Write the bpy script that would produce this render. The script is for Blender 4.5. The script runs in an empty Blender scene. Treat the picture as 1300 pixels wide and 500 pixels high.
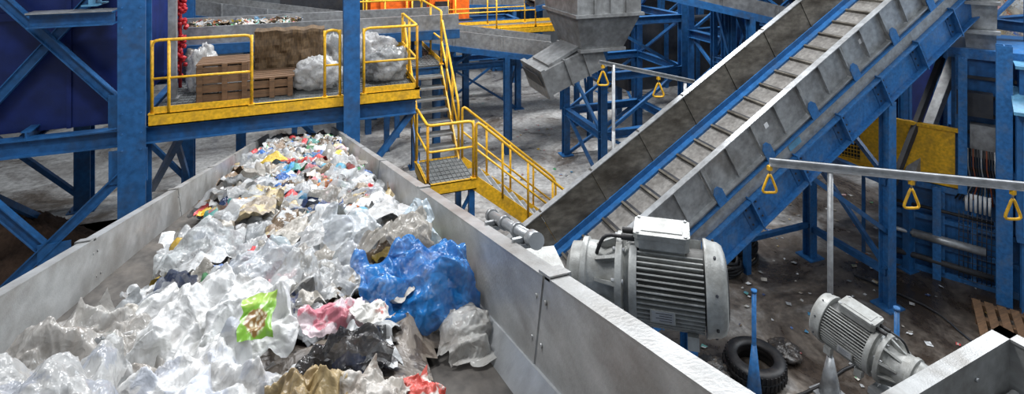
import bpy, math, random
from mathutils import Vector, Matrix, noise
random.seed(7)
V=Vector
scene=bpy.context.scene
scene.view_settings.view_transform='Standard'
scene.view_settings.look='None'
scene.view_settings.exposure=0.0

# ------------------------------------------------------------ materials
def nmat(name):
    m=bpy.data.materials.new(name); m.use_nodes=True
    return m,m.node_tree,m.node_tree.nodes['Principled BSDF']
def surf(name,col,rough=.5,metal=0.,dirt=(.08,.065,.05),amt=.5,ds=2.0,lo=.48,hi=.72,bump=.1,bs=30,stretch=(1,1,1),spec=.4,vary=.25):
    m,nt,b=nmat(name); N=nt.nodes; L=nt.links
    tc=N.new('ShaderNodeTexCoord'); mp=N.new('ShaderNodeMapping'); mp.inputs['Scale'].default_value=stretch
    L.new(tc.outputs['Object'],mp.inputs['Vector'])
    n1=N.new('ShaderNodeTexNoise'); n1.inputs['Scale'].default_value=ds; n1.inputs['Detail'].default_value=9; n1.inputs['Roughness'].default_value=.65
    L.new(mp.outputs[0],n1.inputs['Vector'])
    mr=N.new('ShaderNodeMapRange'); mr.inputs[1].default_value=lo; mr.inputs[2].default_value=hi; mr.inputs[4].default_value=amt
    L.new(n1.outputs[0],mr.inputs[0])
    n2=N.new('ShaderNodeTexNoise'); n2.inputs['Scale'].default_value=ds*4.3; n2.inputs['Detail'].default_value=6
    L.new(mp.outputs[0],n2.inputs['Vector'])
    mr2=N.new('ShaderNodeMapRange'); mr2.inputs[1].default_value=.3; mr2.inputs[2].default_value=.7; mr2.inputs[3].default_value=1-vary; mr2.inputs[4].default_value=1+vary
    L.new(n2.outputs[0],mr2.inputs[0])
    vm=N.new('ShaderNodeVectorMath'); vm.operation='SCALE'; vm.inputs[0].default_value=col[:3]
    L.new(mr2.outputs[0],vm.inputs['Scale'])
    mx=N.new('ShaderNodeMix'); mx.data_type='RGBA'; mx.inputs[7].default_value=(*dirt,1)
    L.new(mr.outputs[0],mx.inputs[0]); L.new(vm.outputs[0],mx.inputs[6]); L.new(mx.outputs[2],b.inputs['Base Color'])
    b.inputs['Roughness'].default_value=rough; b.inputs['Metallic'].default_value=metal
    b.inputs['Specular IOR Level'].default_value=spec
    if bump:
        n3=N.new('ShaderNodeTexNoise'); n3.inputs['Scale'].default_value=bs; n3.inputs['Detail'].default_value=5
        L.new(tc.outputs['Object'],n3.inputs['Vector'])
        bp=N.new('ShaderNodeBump'); bp.inputs['Strength'].default_value=bump; bp.inputs['Distance'].default_value=.01
        L.new(n3.outputs[0],bp.inputs['Height']); L.new(bp.outputs[0],b.inputs['Normal'])
    return m
BLUE=surf('blue_paint',(.020,.102,.265),.38,dirt=(.05,.06,.075),amt=.55,ds=2.5)
BLUE2=surf('blue_paint_worn',(.026,.128,.325),.38,dirt=(.13,.165,.20),amt=.5,ds=5)
DBLUE=surf('navy_panel_paint',(.009,.021,.12),.4,dirt=(.02,.03,.06),amt=.4,ds=1)
LBLUE=surf('light_blue_paint',(.10,.27,.42),.45,amt=.3)
YEL=surf('yellow_paint',(.76,.42,.02),.42,dirt=(.25,.15,.04),amt=.5,ds=5)
ORG=surf('orange_paint',(.75,.13,.01),.45,dirt=(.1,.05,.02),amt=.5)
GALV=surf('galvanised_steel',(.36,.37,.375),.36,.45,dirt=(.13,.12,.11),amt=.65,ds=3,lo=.44,vary=.22,bs=60)
GALV2=surf('galvanised_trough',(.38,.385,.38),.38,.42,dirt=(.17,.155,.135),amt=.75,ds=4,lo=.42,hi=.68,vary=.16,bs=120,stretch=(1.2,.6,1.4))
DIRTY=surf('dirty_wall_steel',(.17,.155,.13),.6,.25,dirt=(.035,.028,.02),amt=.88,ds=1.6,lo=.38,hi=.66,stretch=(1,1,2.2),vary=.35)
ALU=surf('aluminium_rail',(.42,.43,.44),.4,.4,dirt=(.12,.11,.10),amt=.4)
MOTOR=surf('motor_grey_paint',(.33,.335,.32),.42,.1,dirt=(.12,.11,.09),amt=.7,ds=12,lo=.42,bump=.12,bs=150,vary=.12)
MGAP=surf('motor_fin_gap_shade',(.10,.10,.095),.6,.1,amt=.5)  # shade between the fins, painted as a darker body colour
RUBBER=surf('belt_rubber',(.058,.052,.046),.75,dirt=(.14,.12,.10),amt=.6,ds=8,stretch=(1,.3,1),vary=.4)
BELT2=surf('dusty_belt',(.21,.20,.185),.75,dirt=(.08,.07,.06),amt=.75,ds=4,lo=.42,vary=.3)
BLACK=surf('black_plastic',(.012,.012,.013),.5,dirt=(.06,.05,.045),amt=.5,ds=6)
DARK=surf('dark_machine_steel',(.03,.033,.04),.6,dirt=(.07,.06,.05),amt=.6)
WOOD=surf('weathered_wood',(.17,.095,.05),.8,dirt=(.05,.035,.022),amt=.8,ds=6,lo=.42,stretch=(.4,4,4))
BROWN=surf('brown_board',(.11,.068,.033),.75,dirt=(.03,.02,.014),amt=.8,ds=3,stretch=(3,1,.8),vary=.4)
RED=surf('red_plastic',(.45,.015,.02),.45,amt=.2)
RUST=surf('rusty_steel',(.2,.05,.02),.7,amt=.6)
WHITE=surf('white_sheet',(.62,.63,.63),.55,amt=.15)
STICK=surf('sticker_white',(.7,.7,.7),.5,amt=.1)
GRATE=surf('grating_steel',(.15,.16,.16),.55,.4,amt=.5,ds=8)
SOIL=surf('dirt_soil',(.075,.045,.03),.95,dirt=(.03,.02,.015),amt=.8,ds=5,bump=.6,bs=25)
def floor_mat():
    m,nt,b=nmat('stained_concrete'); N=nt.nodes; L=nt.links
    tc=N.new('ShaderNodeTexCoord')
    def nz(s,d=8,dist=0):
        n=N.new('ShaderNodeTexNoise'); n.inputs['Scale'].default_value=s; n.inputs['Detail'].default_value=d; n.inputs['Distortion'].default_value=dist; n.inputs['Roughness'].default_value=.68
        L.new(tc.outputs['Object'],n.inputs['Vector']); return n
    a=nz(.6,12,.8); r=N.new('ShaderNodeValToRGB'); e=r.color_ramp.elements
    e[0].position=.38; e[0].color=(.04,.03,.023,1); e[1].position=.70; e[1].color=(.44,.435,.42,1)
    x=r.color_ramp.elements.new(.50); x.color=(.125,.104,.085,1)
    x=r.color_ramp.elements.new(.58); x.color=(.24,.225,.21,1)
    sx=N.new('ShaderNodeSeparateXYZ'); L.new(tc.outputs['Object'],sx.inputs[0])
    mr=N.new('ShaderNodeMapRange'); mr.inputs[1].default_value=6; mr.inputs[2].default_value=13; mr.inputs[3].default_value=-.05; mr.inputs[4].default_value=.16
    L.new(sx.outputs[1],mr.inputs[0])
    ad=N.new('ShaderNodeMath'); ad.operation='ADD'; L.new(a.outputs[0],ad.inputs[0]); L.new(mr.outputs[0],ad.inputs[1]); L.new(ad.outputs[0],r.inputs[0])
    c=nz(9,8); mr2=N.new('ShaderNodeMapRange'); mr2.inputs[1].default_value=.3; mr2.inputs[2].default_value=.7; mr2.inputs[3].default_value=.5; mr2.inputs[4].default_value=1.35
    L.new(c.outputs[0],mr2.inputs[0])
    vm=N.new('ShaderNodeVectorMath'); vm.operation='SCALE'; L.new(r.outputs[0],vm.inputs[0]); L.new(mr2.outputs[0],vm.inputs['Scale']); L.new(vm.outputs[0],b.inputs['Base Color'])
    mr3=N.new('ShaderNodeMapRange'); mr3.inputs[1].default_value=.4; mr3.inputs[2].default_value=.6; mr3.inputs[3].default_value=.22; mr3.inputs[4].default_value=.65
    L.new(a.outputs[0],mr3.inputs[0]); L.new(mr3.outputs[0],b.inputs['Roughness'])
    bp=N.new('ShaderNodeBump'); bp.inputs['Strength'].default_value=.15; L.new(c.outputs[0],bp.inputs['Height']); L.new(bp.outputs[0],b.inputs['Normal'])
    return m
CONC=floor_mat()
def wall_mat(name,col):
    m,nt,b=nmat(name); N=nt.nodes; L=nt.links
    tc=N.new('ShaderNodeTexCoord'); w=N.new('ShaderNodeTexWave'); w.inputs['Scale'].default_value=1.6; w.bands_direction='DIAGONAL'; w.inputs['Distortion'].default_value=0
    mp=N.new('ShaderNodeMapping'); mp.inputs['Scale'].default_value=(1,1,0); L.new(tc.outputs['Object'],mp.inputs[0]); L.new(mp.outputs[0],w.inputs[0])
    bp=N.new('ShaderNodeBump'); bp.inputs['Strength'].default_value=.6; bp.inputs['Distance'].default_value=.05; L.new(w.outputs[1],bp.inputs['Height']); L.new(bp.outputs[0],b.inputs['Normal'])
    n=N.new('ShaderNodeTexNoise'); n.inputs['Scale'].default_value=.5; n.inputs['Detail'].default_value=8; L.new(tc.outputs['Object'],n.inputs[0])
    mx=N.new('ShaderNodeMix'); mx.data_type='RGBA'; mx.inputs[6].default_value=(*col,1); mx.inputs[7].default_value=(*[c*.5 for c in col],1)
    L.new(n.outputs[0],mx.inputs[0]); L.new(mx.outputs[2],b.inputs['Base Color']); b.inputs['Roughness'].default_value=.6
    return m
WALLM=wall_mat('corrugated_cladding',(.42,.44,.46)); WALLD=wall_mat('grey_cladding',(.2,.215,.23))
def waste_mat(name,alpha,rough):
    m,nt,b=nmat(name); N=nt.nodes; L=nt.links
    a=N.new('ShaderNodeAttribute'); a.attribute_name='Col'
    a2=N.new('ShaderNodeAttribute'); a2.attribute_name='Col2'
    tc=N.new('ShaderNodeTexCoord')
    nn=N.new('ShaderNodeTexNoise'); nn.inputs['Scale'].default_value=16; nn.inputs['Detail'].default_value=4
    L.new(tc.outputs['Object'],nn.inputs[0]); 
    mr=N.new('ShaderNodeMapRange'); mr.inputs[1].default_value=.52; mr.inputs[2].default_value=.56; L.new(nn.outputs[0],mr.inputs[0])
    mx=N.new('ShaderNodeMix'); mx.data_type='RGBA'; L.new(mr.outputs[0],mx.inputs[0]); L.new(a.outputs[0],mx.inputs[6]); L.new(a2.outputs[0],mx.inputs[7])
    g=N.new('ShaderNodeTexNoise'); g.inputs['Scale'].default_value=6; g.inputs['Detail'].default_value=12; g.inputs['Roughness'].default_value=.72; g.inputs['Distortion'].default_value=.8; L.new(tc.outputs['Object'],g.inputs[0])
    mg=N.new('ShaderNodeMapRange'); mg.inputs[1].default_value=.48; mg.inputs[2].default_value=.76; mg.inputs[4].default_value=.72; L.new(g.outputs[0],mg.inputs[0])
    mx2=N.new('ShaderNodeMix'); mx2.data_type='RGBA'; mx2.inputs[7].default_value=(.17,.13,.095,1); L.new(mg.outputs[0],mx2.inputs[0]); L.new(mx.outputs[2],mx2.inputs[6])
    L.new(mx2.outputs[2],b.inputs['Base Color'])
    b.inputs['Roughness'].default_value=rough; b.inputs['Specular IOR Level'].default_value=.55
    b2=N.new('ShaderNodeTexNoise'); b2.inputs['Scale'].default_value=22; b2.inputs['Detail'].default_value=3; b2.inputs['Distortion'].default_value=.6; L.new(tc.outputs['Object'],b2.inputs['Vector'])
    v2=N.new('ShaderNodeTexVoronoi'); v2.feature='F1'; v2.inputs['Scale'].default_value=38
    wv=N.new('ShaderNodeVectorMath'); wv.operation='MULTIPLY_ADD'; wv.inputs[1].default_value=(.05,.05,.05); L.new(b2.outputs[1],wv.inputs[0]); L.new(tc.outputs['Object'],wv.inputs[2]); L.new(wv.outputs[0],v2.inputs['Vector'])
    ad=N.new('ShaderNodeMath'); ad.operation='ADD'; L.new(b2.outputs[0],ad.inputs[0]); L.new(v2.outputs['Distance'],ad.inputs[1])
    bp=N.new('ShaderNodeBump'); bp.inputs['Strength'].default_value=.45; bp.inputs['Distance'].default_value=.009; L.new(ad.outputs[0],bp.inputs['Height']); L.new(bp.outputs[0],b.inputs['Normal'])
    if alpha<1:
        ma=N.new('ShaderNodeMapRange'); ma.inputs[1].default_value=.3; ma.inputs[2].default_value=.7; ma.inputs[3].default_value=alpha-.2; ma.inputs[4].default_value=min(1,alpha+.25)
        L.new(g.outputs[0],ma.inputs[0]); L.new(ma.outputs[0],b.inputs['Alpha'])
        tr=N.new('ShaderNodeBsdfTranslucent'); L.new(mx2.outputs[2],tr.inputs[0]); L.new(bp.outputs[0],tr.inputs['Normal'])
        ms=N.new('ShaderNodeMixShader'); ms.inputs[0].default_value=.15; out=[x for x in N if x.type=='OUTPUT_MATERIAL'][0]
        L.new(b.outputs[0],ms.inputs[1]); L.new(tr.outputs[0],ms.inputs[2]); L.new(ms.outputs[0],out.inputs[0])
    return m
W_OP=waste_mat('waste_opaque',1,.38); W_FILM=waste_mat('waste_clear_film',.42,.13); W_SEMI=waste_mat('waste_semi_film',.8,.18)

# ------------------------------------------------------------ mesh builder
class B:
    def __init__(s,name): s.n=name; s.v=[]; s.f=[]; s.mi=[]; s.sm=[]; s.mats=[]; s.M=None
    def m(s,mat):
        if mat not in s.mats: s.mats.append(mat)
        return s.mats.index(mat)
    def add(s,vs,fs,mat,smooth=False):
        o=len(s.v); k=s.m(mat)
        for p in vs:
            p=V(p)
            if s.M is not None: p=s.M@p
            s.v.append(p)
        for i,f in enumerate(fs):
            s.f.append([o+j for j in f]); s.mi.append(k); s.sm.append(smooth if isinstance(smooth,bool) else smooth[i])
    def box(s,lo,hi,mat):
        x0,y0,z0=lo; x1,y1,z1=hi
        s.add([(x0,y0,z0),(x1,y0,z0),(x1,y1,z0),(x0,y1,z0),(x0,y0,z1),(x1,y0,z1),(x1,y1,z1),(x0,y1,z1)],
              [(3,2,1,0),(4,5,6,7),(0,1,5,4),(1,2,6,5),(2,3,7,6),(3,0,4,7)],mat)
    def cbox(s,c,sz,mat): s.box([c[i]-sz[i]/2 for i in range(3)],[c[i]+sz[i]/2 for i in range(3)],mat)
    def beam(s,p1,p2,w,h,mat,up=(0,0,1)):
        p1=V(p1);p2=V(p2);d=(p2-p1).normalized(); up=V(up)
        if abs(d.dot(up))>.98: up=V((0,1,0))
        r=d.cross(up).normalized(); u=r.cross(d)
        vs=[p+r*a*w/2+u*b*h/2 for p in(p1,p2) for a,b in((-1,-1),(1,-1),(1,1),(-1,1))]
        s.add(vs,[(0,1,2,3),(7,6,5,4),(0,4,5,1),(1,5,6,2),(2,6,7,3),(3,7,4,0)],mat)
    def ib(s,p1,p2,w,h,mat,t=.02,up=(0,0,1)):
        p1=V(p1);p2=V(p2);d=(p2-p1).normalized(); u0=V(up)
        if abs(d.dot(u0))>.98: u0=V((0,1,0))
        r=d.cross(u0).normalized(); u=r.cross(d)
        s.beam(p1,p2,t,h-2*t,mat,up=u); 
        for a in(-1,1): s.beam(p1+u*a*(h-t)/2,p2+u*a*(h-t)/2,w,t,mat,up=u)
    def ch(s,p1,p2,w,h,mat,t=.015,side=1,up=(0,0,1)):
        p1=V(p1);p2=V(p2);d=(p2-p1).normalized(); u0=V(up)
        r=d.cross(u0).normalized(); u=r.cross(d)
        s.beam(p1-r*side*(w-t)/2,p2-r*side*(w-t)/2,t,h,mat,up=u)
        for a in(-1,1): s.beam(p1+u*a*(h-t)/2,p2+u*a*(h-t)/2,w,t,mat,up=u)
    def tube(s,p1,p2,r,mat,seg=12,r2=None,caps=True):
        p1=V(p1);p2=V(p2);r2=r if r2 is None else r2;d=(p2-p1).normalized()
        a=d.orthogonal().normalized(); b=d.cross(a)
        vs=[p+(a*math.cos(t*2*math.pi/seg)+b*math.sin(t*2*math.pi/seg))*q for p,q in((p1,r),(p2,r2)) for t in range(seg)]
        fs=[(i,(i+1)%seg,seg+(i+1)%seg,seg+i) for i in range(seg)]; sm=[True]*seg
        if caps: fs+= [tuple(range(seg))[::-1],tuple(range(seg,2*seg))]; sm+=[False,False]
        s.add(vs,fs,mat,sm)
    def pipe(s,pts,r,mat,seg=8,closed=False,bend=.08):
        pts=[V(p) for p in pts]
        if bend and len(pts)>2:
            out=[]; n=len(pts)
            for i,p in enumerate(pts):
                if not closed and i in(0,n-1): out.append(p); continue
                a=pts[i-1];c=pts[(i+1)%n]; l1=min(bend,(a-p).length*.4);l2=min(bend,(c-p).length*.4)
                q0=p+(a-p).normalized()*l1;q1=p+(c-p).normalized()*l2
                for k in range(4):
                    t=k/3; out.append(q0*(1-t)**2+p*2*t*(1-t)+q1*t*t)
            pts=out
        n=len(pts); rings=[]; ref=None
        for i,p in enumerate(pts):
            if closed: t=(pts[(i+1)%n]-pts[i-1])
            else: t=pts[min(i+1,n-1)]-pts[max(i-1,0)]
            t.normalize()
            if ref is None: ref=t.orthogonal().normalized()
            a=(ref-t*ref.dot(t)).normalized(); ref=a; b=t.cross(a)
            rings.append([p+(a*math.cos(k*2*math.pi/seg)+b*math.sin(k*2*math.pi/seg))*r for k in range(seg)])
        vs=[q for R in rings for q in R]; fs=[]
        for i in range(n if closed else n-1):
            j=(i+1)%n
            for k in range(seg): fs.append((i*seg+k,i*seg+(k+1)%seg,j*seg+(k+1)%seg,j*seg+k))
        sm=[True]*len(fs)
        if not closed: fs+=[tuple(range(seg))[::-1],tuple((n-1)*seg+k for k in range(seg))]; sm+=[False,False]
        s.add(vs,fs,mat,sm)
    def prism(s,prof,p0,p1,xa,ya,mat):
        p0=V(p0);p1=V(p1);xa=V(xa);ya=V(ya);n=len(prof)
        vs=[p+xa*a+ya*b for p in(p0,p1) for a,b in prof]
        fs=[(i,(i+1)%n,n+(i+1)%n,n+i) for i in range(n)]+[tuple(range(n))[::-1],tuple(range(n,2*n))]
        s.add(vs,fs,mat)
    def build(s,bevel=0,parent=None):
        me=bpy.data.meshes.new(s.n); me.from_pydata([tuple(p) for p in s.v],[],s.f)
        for m in s.mats: me.materials.append(m)
        me.polygons.foreach_set('material_index',s.mi); me.polygons.foreach_set('use_smooth',s.sm)
        me.update(); o=bpy.data.objects.new(s.n,me); scene.collection.objects.link(o)
        if bevel:
            bv=o.modifiers.new('bevel','BEVEL'); bv.width=bevel; bv.segments=2; bv.limit_method='ANGLE'; bv.angle_limit=math.radians(50)
        if parent: o.parent=parent
        return o

# ------------------------------------------------------------ shell
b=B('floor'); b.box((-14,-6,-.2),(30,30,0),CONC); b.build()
b=B('wall_back'); b.box((-14,28,0),(30,28.3,11),WALLD); b.build()
b=B('wall_right'); b.box((28,-6,0),(28.3,28,11),WALLM); b.build()
b=B('wall_left'); b.box((-14.3,-6,0),(-14,28,11),WALLD); b.build()

# ------------------------------------------------------------ main conveyor
K=.299
def railZ(y): return 5.58-K*y
def belt_off(x):
    pts=[(-.8,.59),(-.5,.655),(.25,.68),(.5,.66)]
    if x<=pts[0][0]: return pts[0][1]
    for (a,fa),(c,fc) in zip(pts,pts[1:]):
        if x<=c: return fa+(fc-fa)*(x-a)/(c-a)
    return pts[-1][1]
def beltZ(x,y): return 6-belt_off(x)-K*y
b=B('waste_conveyor')
Y0,Y1=-.8,13.0
def cp(x,y,dz): return V((x,y,railZ(y)+dz))
def side(sign,xt,xb,depth):
    prof=[(xb,-depth),(xt,-.006),(xt,.0),(xt+sign*.045,.0),(xt+sign*.045,-.07),(xt+sign*.039,-.07),(xt+sign*.039,-.008),(xt+sign*.004,-.008),(xb+sign*.006,-depth)]
    if sign<0: prof=prof[::-1]
    segs=[Y0,1.12,2.6,4.1,5.6,7.1,8.6,10.1,11.6,Y1]
    for i,(a,c) in enumerate(zip(segs,segs[1:])):
        e=.002*(i%2)
        b.prism([(p[0]-sign*e,p[1]) for p in prof],cp(0,a+.003,0),cp(0,c-.003,0),(1,0,0),(0,0,1),GALV2)
        if i>0:
            b.prism([(xt+sign*.0,-.02),(xt+sign*.0,.006),(xt+sign*.052,.006),(xt+sign*.052,-.09),(xt+sign*.046,-.09),(xt+sign*.046,.002),(xt+sign*.002,.002),(xt+sign*.002,-.02)][::sign],cp(0,a-.03,0),cp(0,a+.03,0),(1,0,0),(0,0,1),GALV2)
            for dz in(-.05,-.14):
                for dy in(-.025,.025):
                    xx=xt+(xb-xt)*(-dz/depth)
                    b.tube(cp(xx,a+dy,dz),cp(xx-sign*.004,a+dy,dz),.005,GALV2,8)
    b.prism([(xb,-depth-.2),(xb,-depth-.0),(xb+sign*.05,-depth),(xb+sign*.05,-depth-.2)][::sign],cp(0,Y0,0),cp(0,Y1,0),(1,0,0),(0,0,1),BLUE)
side(1,.49,.455,.30)
side(-1,-.79,-.765,.215)
xs=[-.775,-.65,-.5,-.3,0,.25,.4,.465]
vs=[];fs=[]
ys=[Y0+i*.3 for i in range(int((Y1-Y0)/.3)+1)]
for y in ys:
    for x in xs: vs.append((x,y,beltZ(x,y)))
n=len(xs)
for j in range(len(ys)-1):
    for i in range(n-1): fs.append((j*n+i,j*n+i+1,(j+1)*n+i+1,(j+1)*n+i))
b.add(vs,fs,RUBBER,True)
vs2=[(p[0],p[1],p[2]-.012) for p in vs]; b.add(vs2,[f[::-1] for f in fs],RUBBER,True)
for i in range(16):
    y=.9+i*.7
    b.prism([(.41,-.262),(.462,-.19),(.468,-.19),(.42,-.262)],cp(0,y,0),cp(0,y+.66,0),(1,0,0),(0,0,1),GALV if i==0 else DIRTY)
y=Y0+.4
while y<Y1:
    b.tube((-.76,y,beltZ(-.6,y)-.10),(.45,y,beltZ(.2,y)-.08),.045,DARK,10)
    b.beam((-.79,y+.1,railZ(y)-.42),(.49,y+.1,railZ(y)-.42),.06,.06,BLUE)
    y+=.9
for y in(.3,3.6,6.9,9.4):
    z=railZ(y)-.45
    for x in(-.79,.49):
        b.beam((x,y,0.0),(x,y,z+.1),.12,.12,BLUE)
        b.cbox((x,y,.01),(.26,.26,.02),BLUE)
    b.beam((-.79,y,z-.05),(.49,y,z-.05),.1,.12,BLUE)
    b.beam((-.79,y,.4),(.49,y,z-.3),.06,.06,BLUE)
b.build()
b=B('belt_tensioner')
p=cp(.57,1.36,.01);q=cp(.57,1.74,.01)
b.tube(p,q,.016,GALV,16); b.tube(p-(q-p).normalized()*.01,p+(q-p).normalized()*.03,.022,GALV,16)
for t in(.33,.62,.95):
    c=p.lerp(q,t); b.tube(c,c+(q-p).normalized()*.02,.021,GALV,16)
for t in(.15,.8):
    c=p.lerp(q,t); b.beam(c+V((-.04,0,-.02)),c+V((.0,0,-.02)),.03,.012,GALV); b.beam(c+V((-.03,0,-.09)),c+V((-.03,0,0)),.03,.01,GALV)
b.build()

# ------------------------------------------------------------ waste
def sst(a,c,x):
    t=max(0,min(1,(x-a)/(c-a))); return t*t*(3-2*t)
def heap_h(x,y):
    xl=-.60-.08*sst(3,5.5,y)-.17*sst(1.8,1.3,y); xr=.28+.17*sst(1.2,1.7,y)
    p=sst(xl-.03,xl+.20,x)*sst(xr+.03,xr-.16,x)
    h=.10+.05*noise.noise(V((x*2.3,y*1.6,1)))+.03*noise.noise(V((x*6,y*6,4)))
    h+=.085*math.exp(-((x-.24)/.2)**2-((y-1.9)/.35)**2)+.05*math.exp(-((x+.5)/.2)**2-((y-1.2)/.35)**2)
    h+=.03*sst(4.2,5.5,y)*(.5+noise.noise(V((x*2,y*1.2,8))))
    return p*h
def heapZ(x,y): return beltZ(x,y)+heap_h(x,y)
class W:
    def __init__(s,name): s.n=name; s.v=[];s.f=[];s.mi=[];s.c=[];s.c2=[]
    def add(s,vs,fs,mi,c,c2):
        o=len(s.v); s.v+=vs; s.f+=[[o+k for k in f] for f in fs]; s.mi+=[mi]*len(fs)
        s.c+=[c]*len(vs) if not isinstance(c,list) else c; s.c2+=[c2]*len(vs)
    def build(s,mats=(W_OP,W_FILM,W_SEMI)):
        me=bpy.data.meshes.new(s.n); me.from_pydata([tuple(p) for p in s.v],[],s.f)
        for m in mats: me.materials.append(m)
        me.polygons.foreach_set('material_index',s.mi); me.polygons.foreach_set('use_smooth',[True]*len(s.f))
        for nm,cs in(('Col',s.c),('Col2',s.c2)):
            at=me.color_attributes.new(nm,'FLOAT_COLOR','POINT')
            fl=[]
            for c in cs: fl+=[c[0],c[1],c[2],1]
            at.data.foreach_set('color',fl)
        me.update(); o=bpy.data.objects.new(s.n,me); scene.collection.objects.link(o); return o
NZ=noise.noise
def rdg(q): return 1-2*math.sqrt(NZ(q)**2+.0008)*1.5
_r=random.Random(3); HT=[_r.uniform(-1,1) for _ in range(4096)]
def tri(x,y,sd):
    """piecewise-linear random field: flat facets meeting in straight creases, like crumpled film"""
    s=(x+y)*.3660254; xs_=x+s; ys_=y+s; i=math.floor(xs_); j=math.floor(ys_); a=xs_-i; c=ys_-j
    def h(i,j): return HT[(i*1619+j*31337+sd*6971)&4095]
    if a>c: return h(i,j)*(1-a)+h(i+1,j)*(a-c)+h(i+1,j+1)*c
    return h(i,j)*(1-c)+h(i,j+1)*(c-a)+h(i+1,j+1)*a
def sheet(w,c,a,bb,yaw,tx,ty,n,amp,col,col2,mi,infl=0,curl=.25,seed=None,round_=.5,freq=1.0,jag=.24):
    """crumpled plastic sheet; c centre; a,bb half sizes"""
    sd=seed if seed is not None else random.random()*500
    si=int(sd*13)
    fa=sd*1.7; ca,sa=math.cos(fa),math.sin(fa)
    s=(a+bb)/2; R=Matrix.Rotation(-math.atan(K),3,'X')@Matrix.Rotation(yaw,3,'Z')@Matrix.Rotation(tx,3,'X')@Matrix.Rotation(ty,3,'Y')
    vs=[];fs=[]
    for j in range(n):
        for i in range(n):
            u=-1+2*i/(n-1); v=-1+2*j/(n-1)
            du=u*math.sqrt(1-v*v/2); dv=v*math.sqrt(1-u*u/2)
            u2=u*(1-round_)+du*round_; v2=v*(1-round_)+dv*round_
            ang=math.atan2(v2,u2); rr=math.hypot(u2,v2)
            ea=tri(math.cos(ang)*2,math.sin(ang)*2,si+3)
            rf=1+(jag*NZ(V((math.cos(ang)*1.3,math.sin(ang)*1.3,sd)))*1.3+jag*.35*ea)*rr
            x=u2*a*rf;y=v2*bb*rf
            X=x/s*freq; Y=y/s*freq
            nv=noise.noise_vector(V((X*1.2,Y*1.2,sd)))
            X+=nv[0]*.35;Y+=nv[1]*.35
            P=X*ca+Y*sa; Q=-X*sa+Y*ca
            rg=tri(X*1.5,Y*1.5,si)*.50+tri(P*2.6,Q*.8,si+1)*.40
            if n>9: rg+=tri(P*1.1,Q*3.6,si+2)*.20+tri(X*4.2,Y*4.2,si+4)*.15
            if n>15: rg+=tri(P*7.5,Q*3.5,si+5)*.085
            if n>30: rg+=tri(X*14,Y*14,si+6)*.045
            z=amp*s*rg-curl*s*rr*rr*.5+infl*s*math.sqrt(max(0,1-min(1,rr*rr)))
            z+=s*.12*rr**5*ea
            dx=tri(P*2.2,Q*2.2,si+8)*s*.10; dy=tri(X*2.4,Y*2.4,si+9)*s*.10
            p=R@V((x+nv[0]*s*.15+dx,y+nv[1]*s*.15+dy,z))+V(c)
            if w.n!='x':
                zb=beltZ(max(-.78,min(.46,p.x)),p.y)+.006
                if p.z<zb: p.z=zb+.008*(1+rg)
                if p.z<railZ(p.y)+.02: p.x=max(-.762,min(.452,p.x))
            vs.append(p)
    for j in range(n-1):
        for i in range(n-1): fs.append((j*n+i,j*n+i+1,(j+1)*n+i+1,(j+1)*n+i))
    w.add(vs,fs,mi,col,col2)
def bottle(w,c,L,r,yaw,tilt,col,col2,mi):
    R=Matrix.Rotation(yaw,3,'Z')@Matrix.Rotation(tilt,3,'Y'); sd=random.random()*99
    prof=[(-.5,0),(-.5,.8),(-.46,1),(-.2,1),(-.1,.82),(0,1),(.2,1),(.32,.8),(.42,.36),(.5,.34),(.5,0)]; seg=12; vs=[]
    for x,q in prof:
        for k in range(seg):
            t=2*math.pi*k/seg; cr=1+.35*NZ(V((x*3,math.cos(t),sd+math.sin(t))))
            vs.append(R@V((x*L,math.cos(t)*q*r*cr,math.sin(t)*q*r*cr*.8))+V(c))
    fs=[(j*seg+k,(j+1)*seg+k,(j+1)*seg+(k+1)%seg,j*seg+(k+1)%seg) for j in range(len(prof)-1) for k in range(seg)]
    w.add(vs,fs,mi,col,col2)
WHT=(.56,.57,.57);GRY=(.32,.33,.335);OFF=(.46,.43,.38)
pal=[(WHT,22),((.68,.70,.71),11),(GRY,14),(OFF,15),((.34,.28,.21),10),((.20,.14,.09),8),((.04,.04,.04),4),((.025,.12,.38),3.5),((.05,.25,.44),2.5),((.50,.03,.035),4),((.55,.2,.22),2.5),((.62,.42,.04),2.5),((.05,.26,.10),2),((.09,.34,.31),2.),((.55,.44,.25),4),((.02,.05,.15),2.5),((.55,.14,.02),1.5)]
pc=[p[0] for p in pal];pw=[p[1] for p in pal]
def rc():
    c=random.choices(pc,pw)[0]; k=random.uniform(.68,1.1); return tuple(min(.82,x*k) for x in c)
w=W('waste_heap')
gx=[-.76+1.22*i/40 for i in range(41)]; gy=[.2+i*.045 for i in range(255)]
vs=[]
for y in gy:
    for x in gx:
        vs.append(V((x,y,beltZ(x,y)+.003+heap_h(x,y)*.7*(1+.5*NZ(V((x*14,y*14,2)))) )))
n=41;fs=[]
for j in range(len(gy)-1):
    for i in range(n-1):
        if heap_h((gx[i]+gx[i+1])/2,gy[j])>.02: fs.append((j*n+i,j*n+i+1,(j+1)*n+i+1,(j+1)*n+i))
w.add(vs,fs,0,(.20,.17,.14),(.07,.055,.045))
def edge_ok(x,y): return heap_h(x,y)>.035
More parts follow.
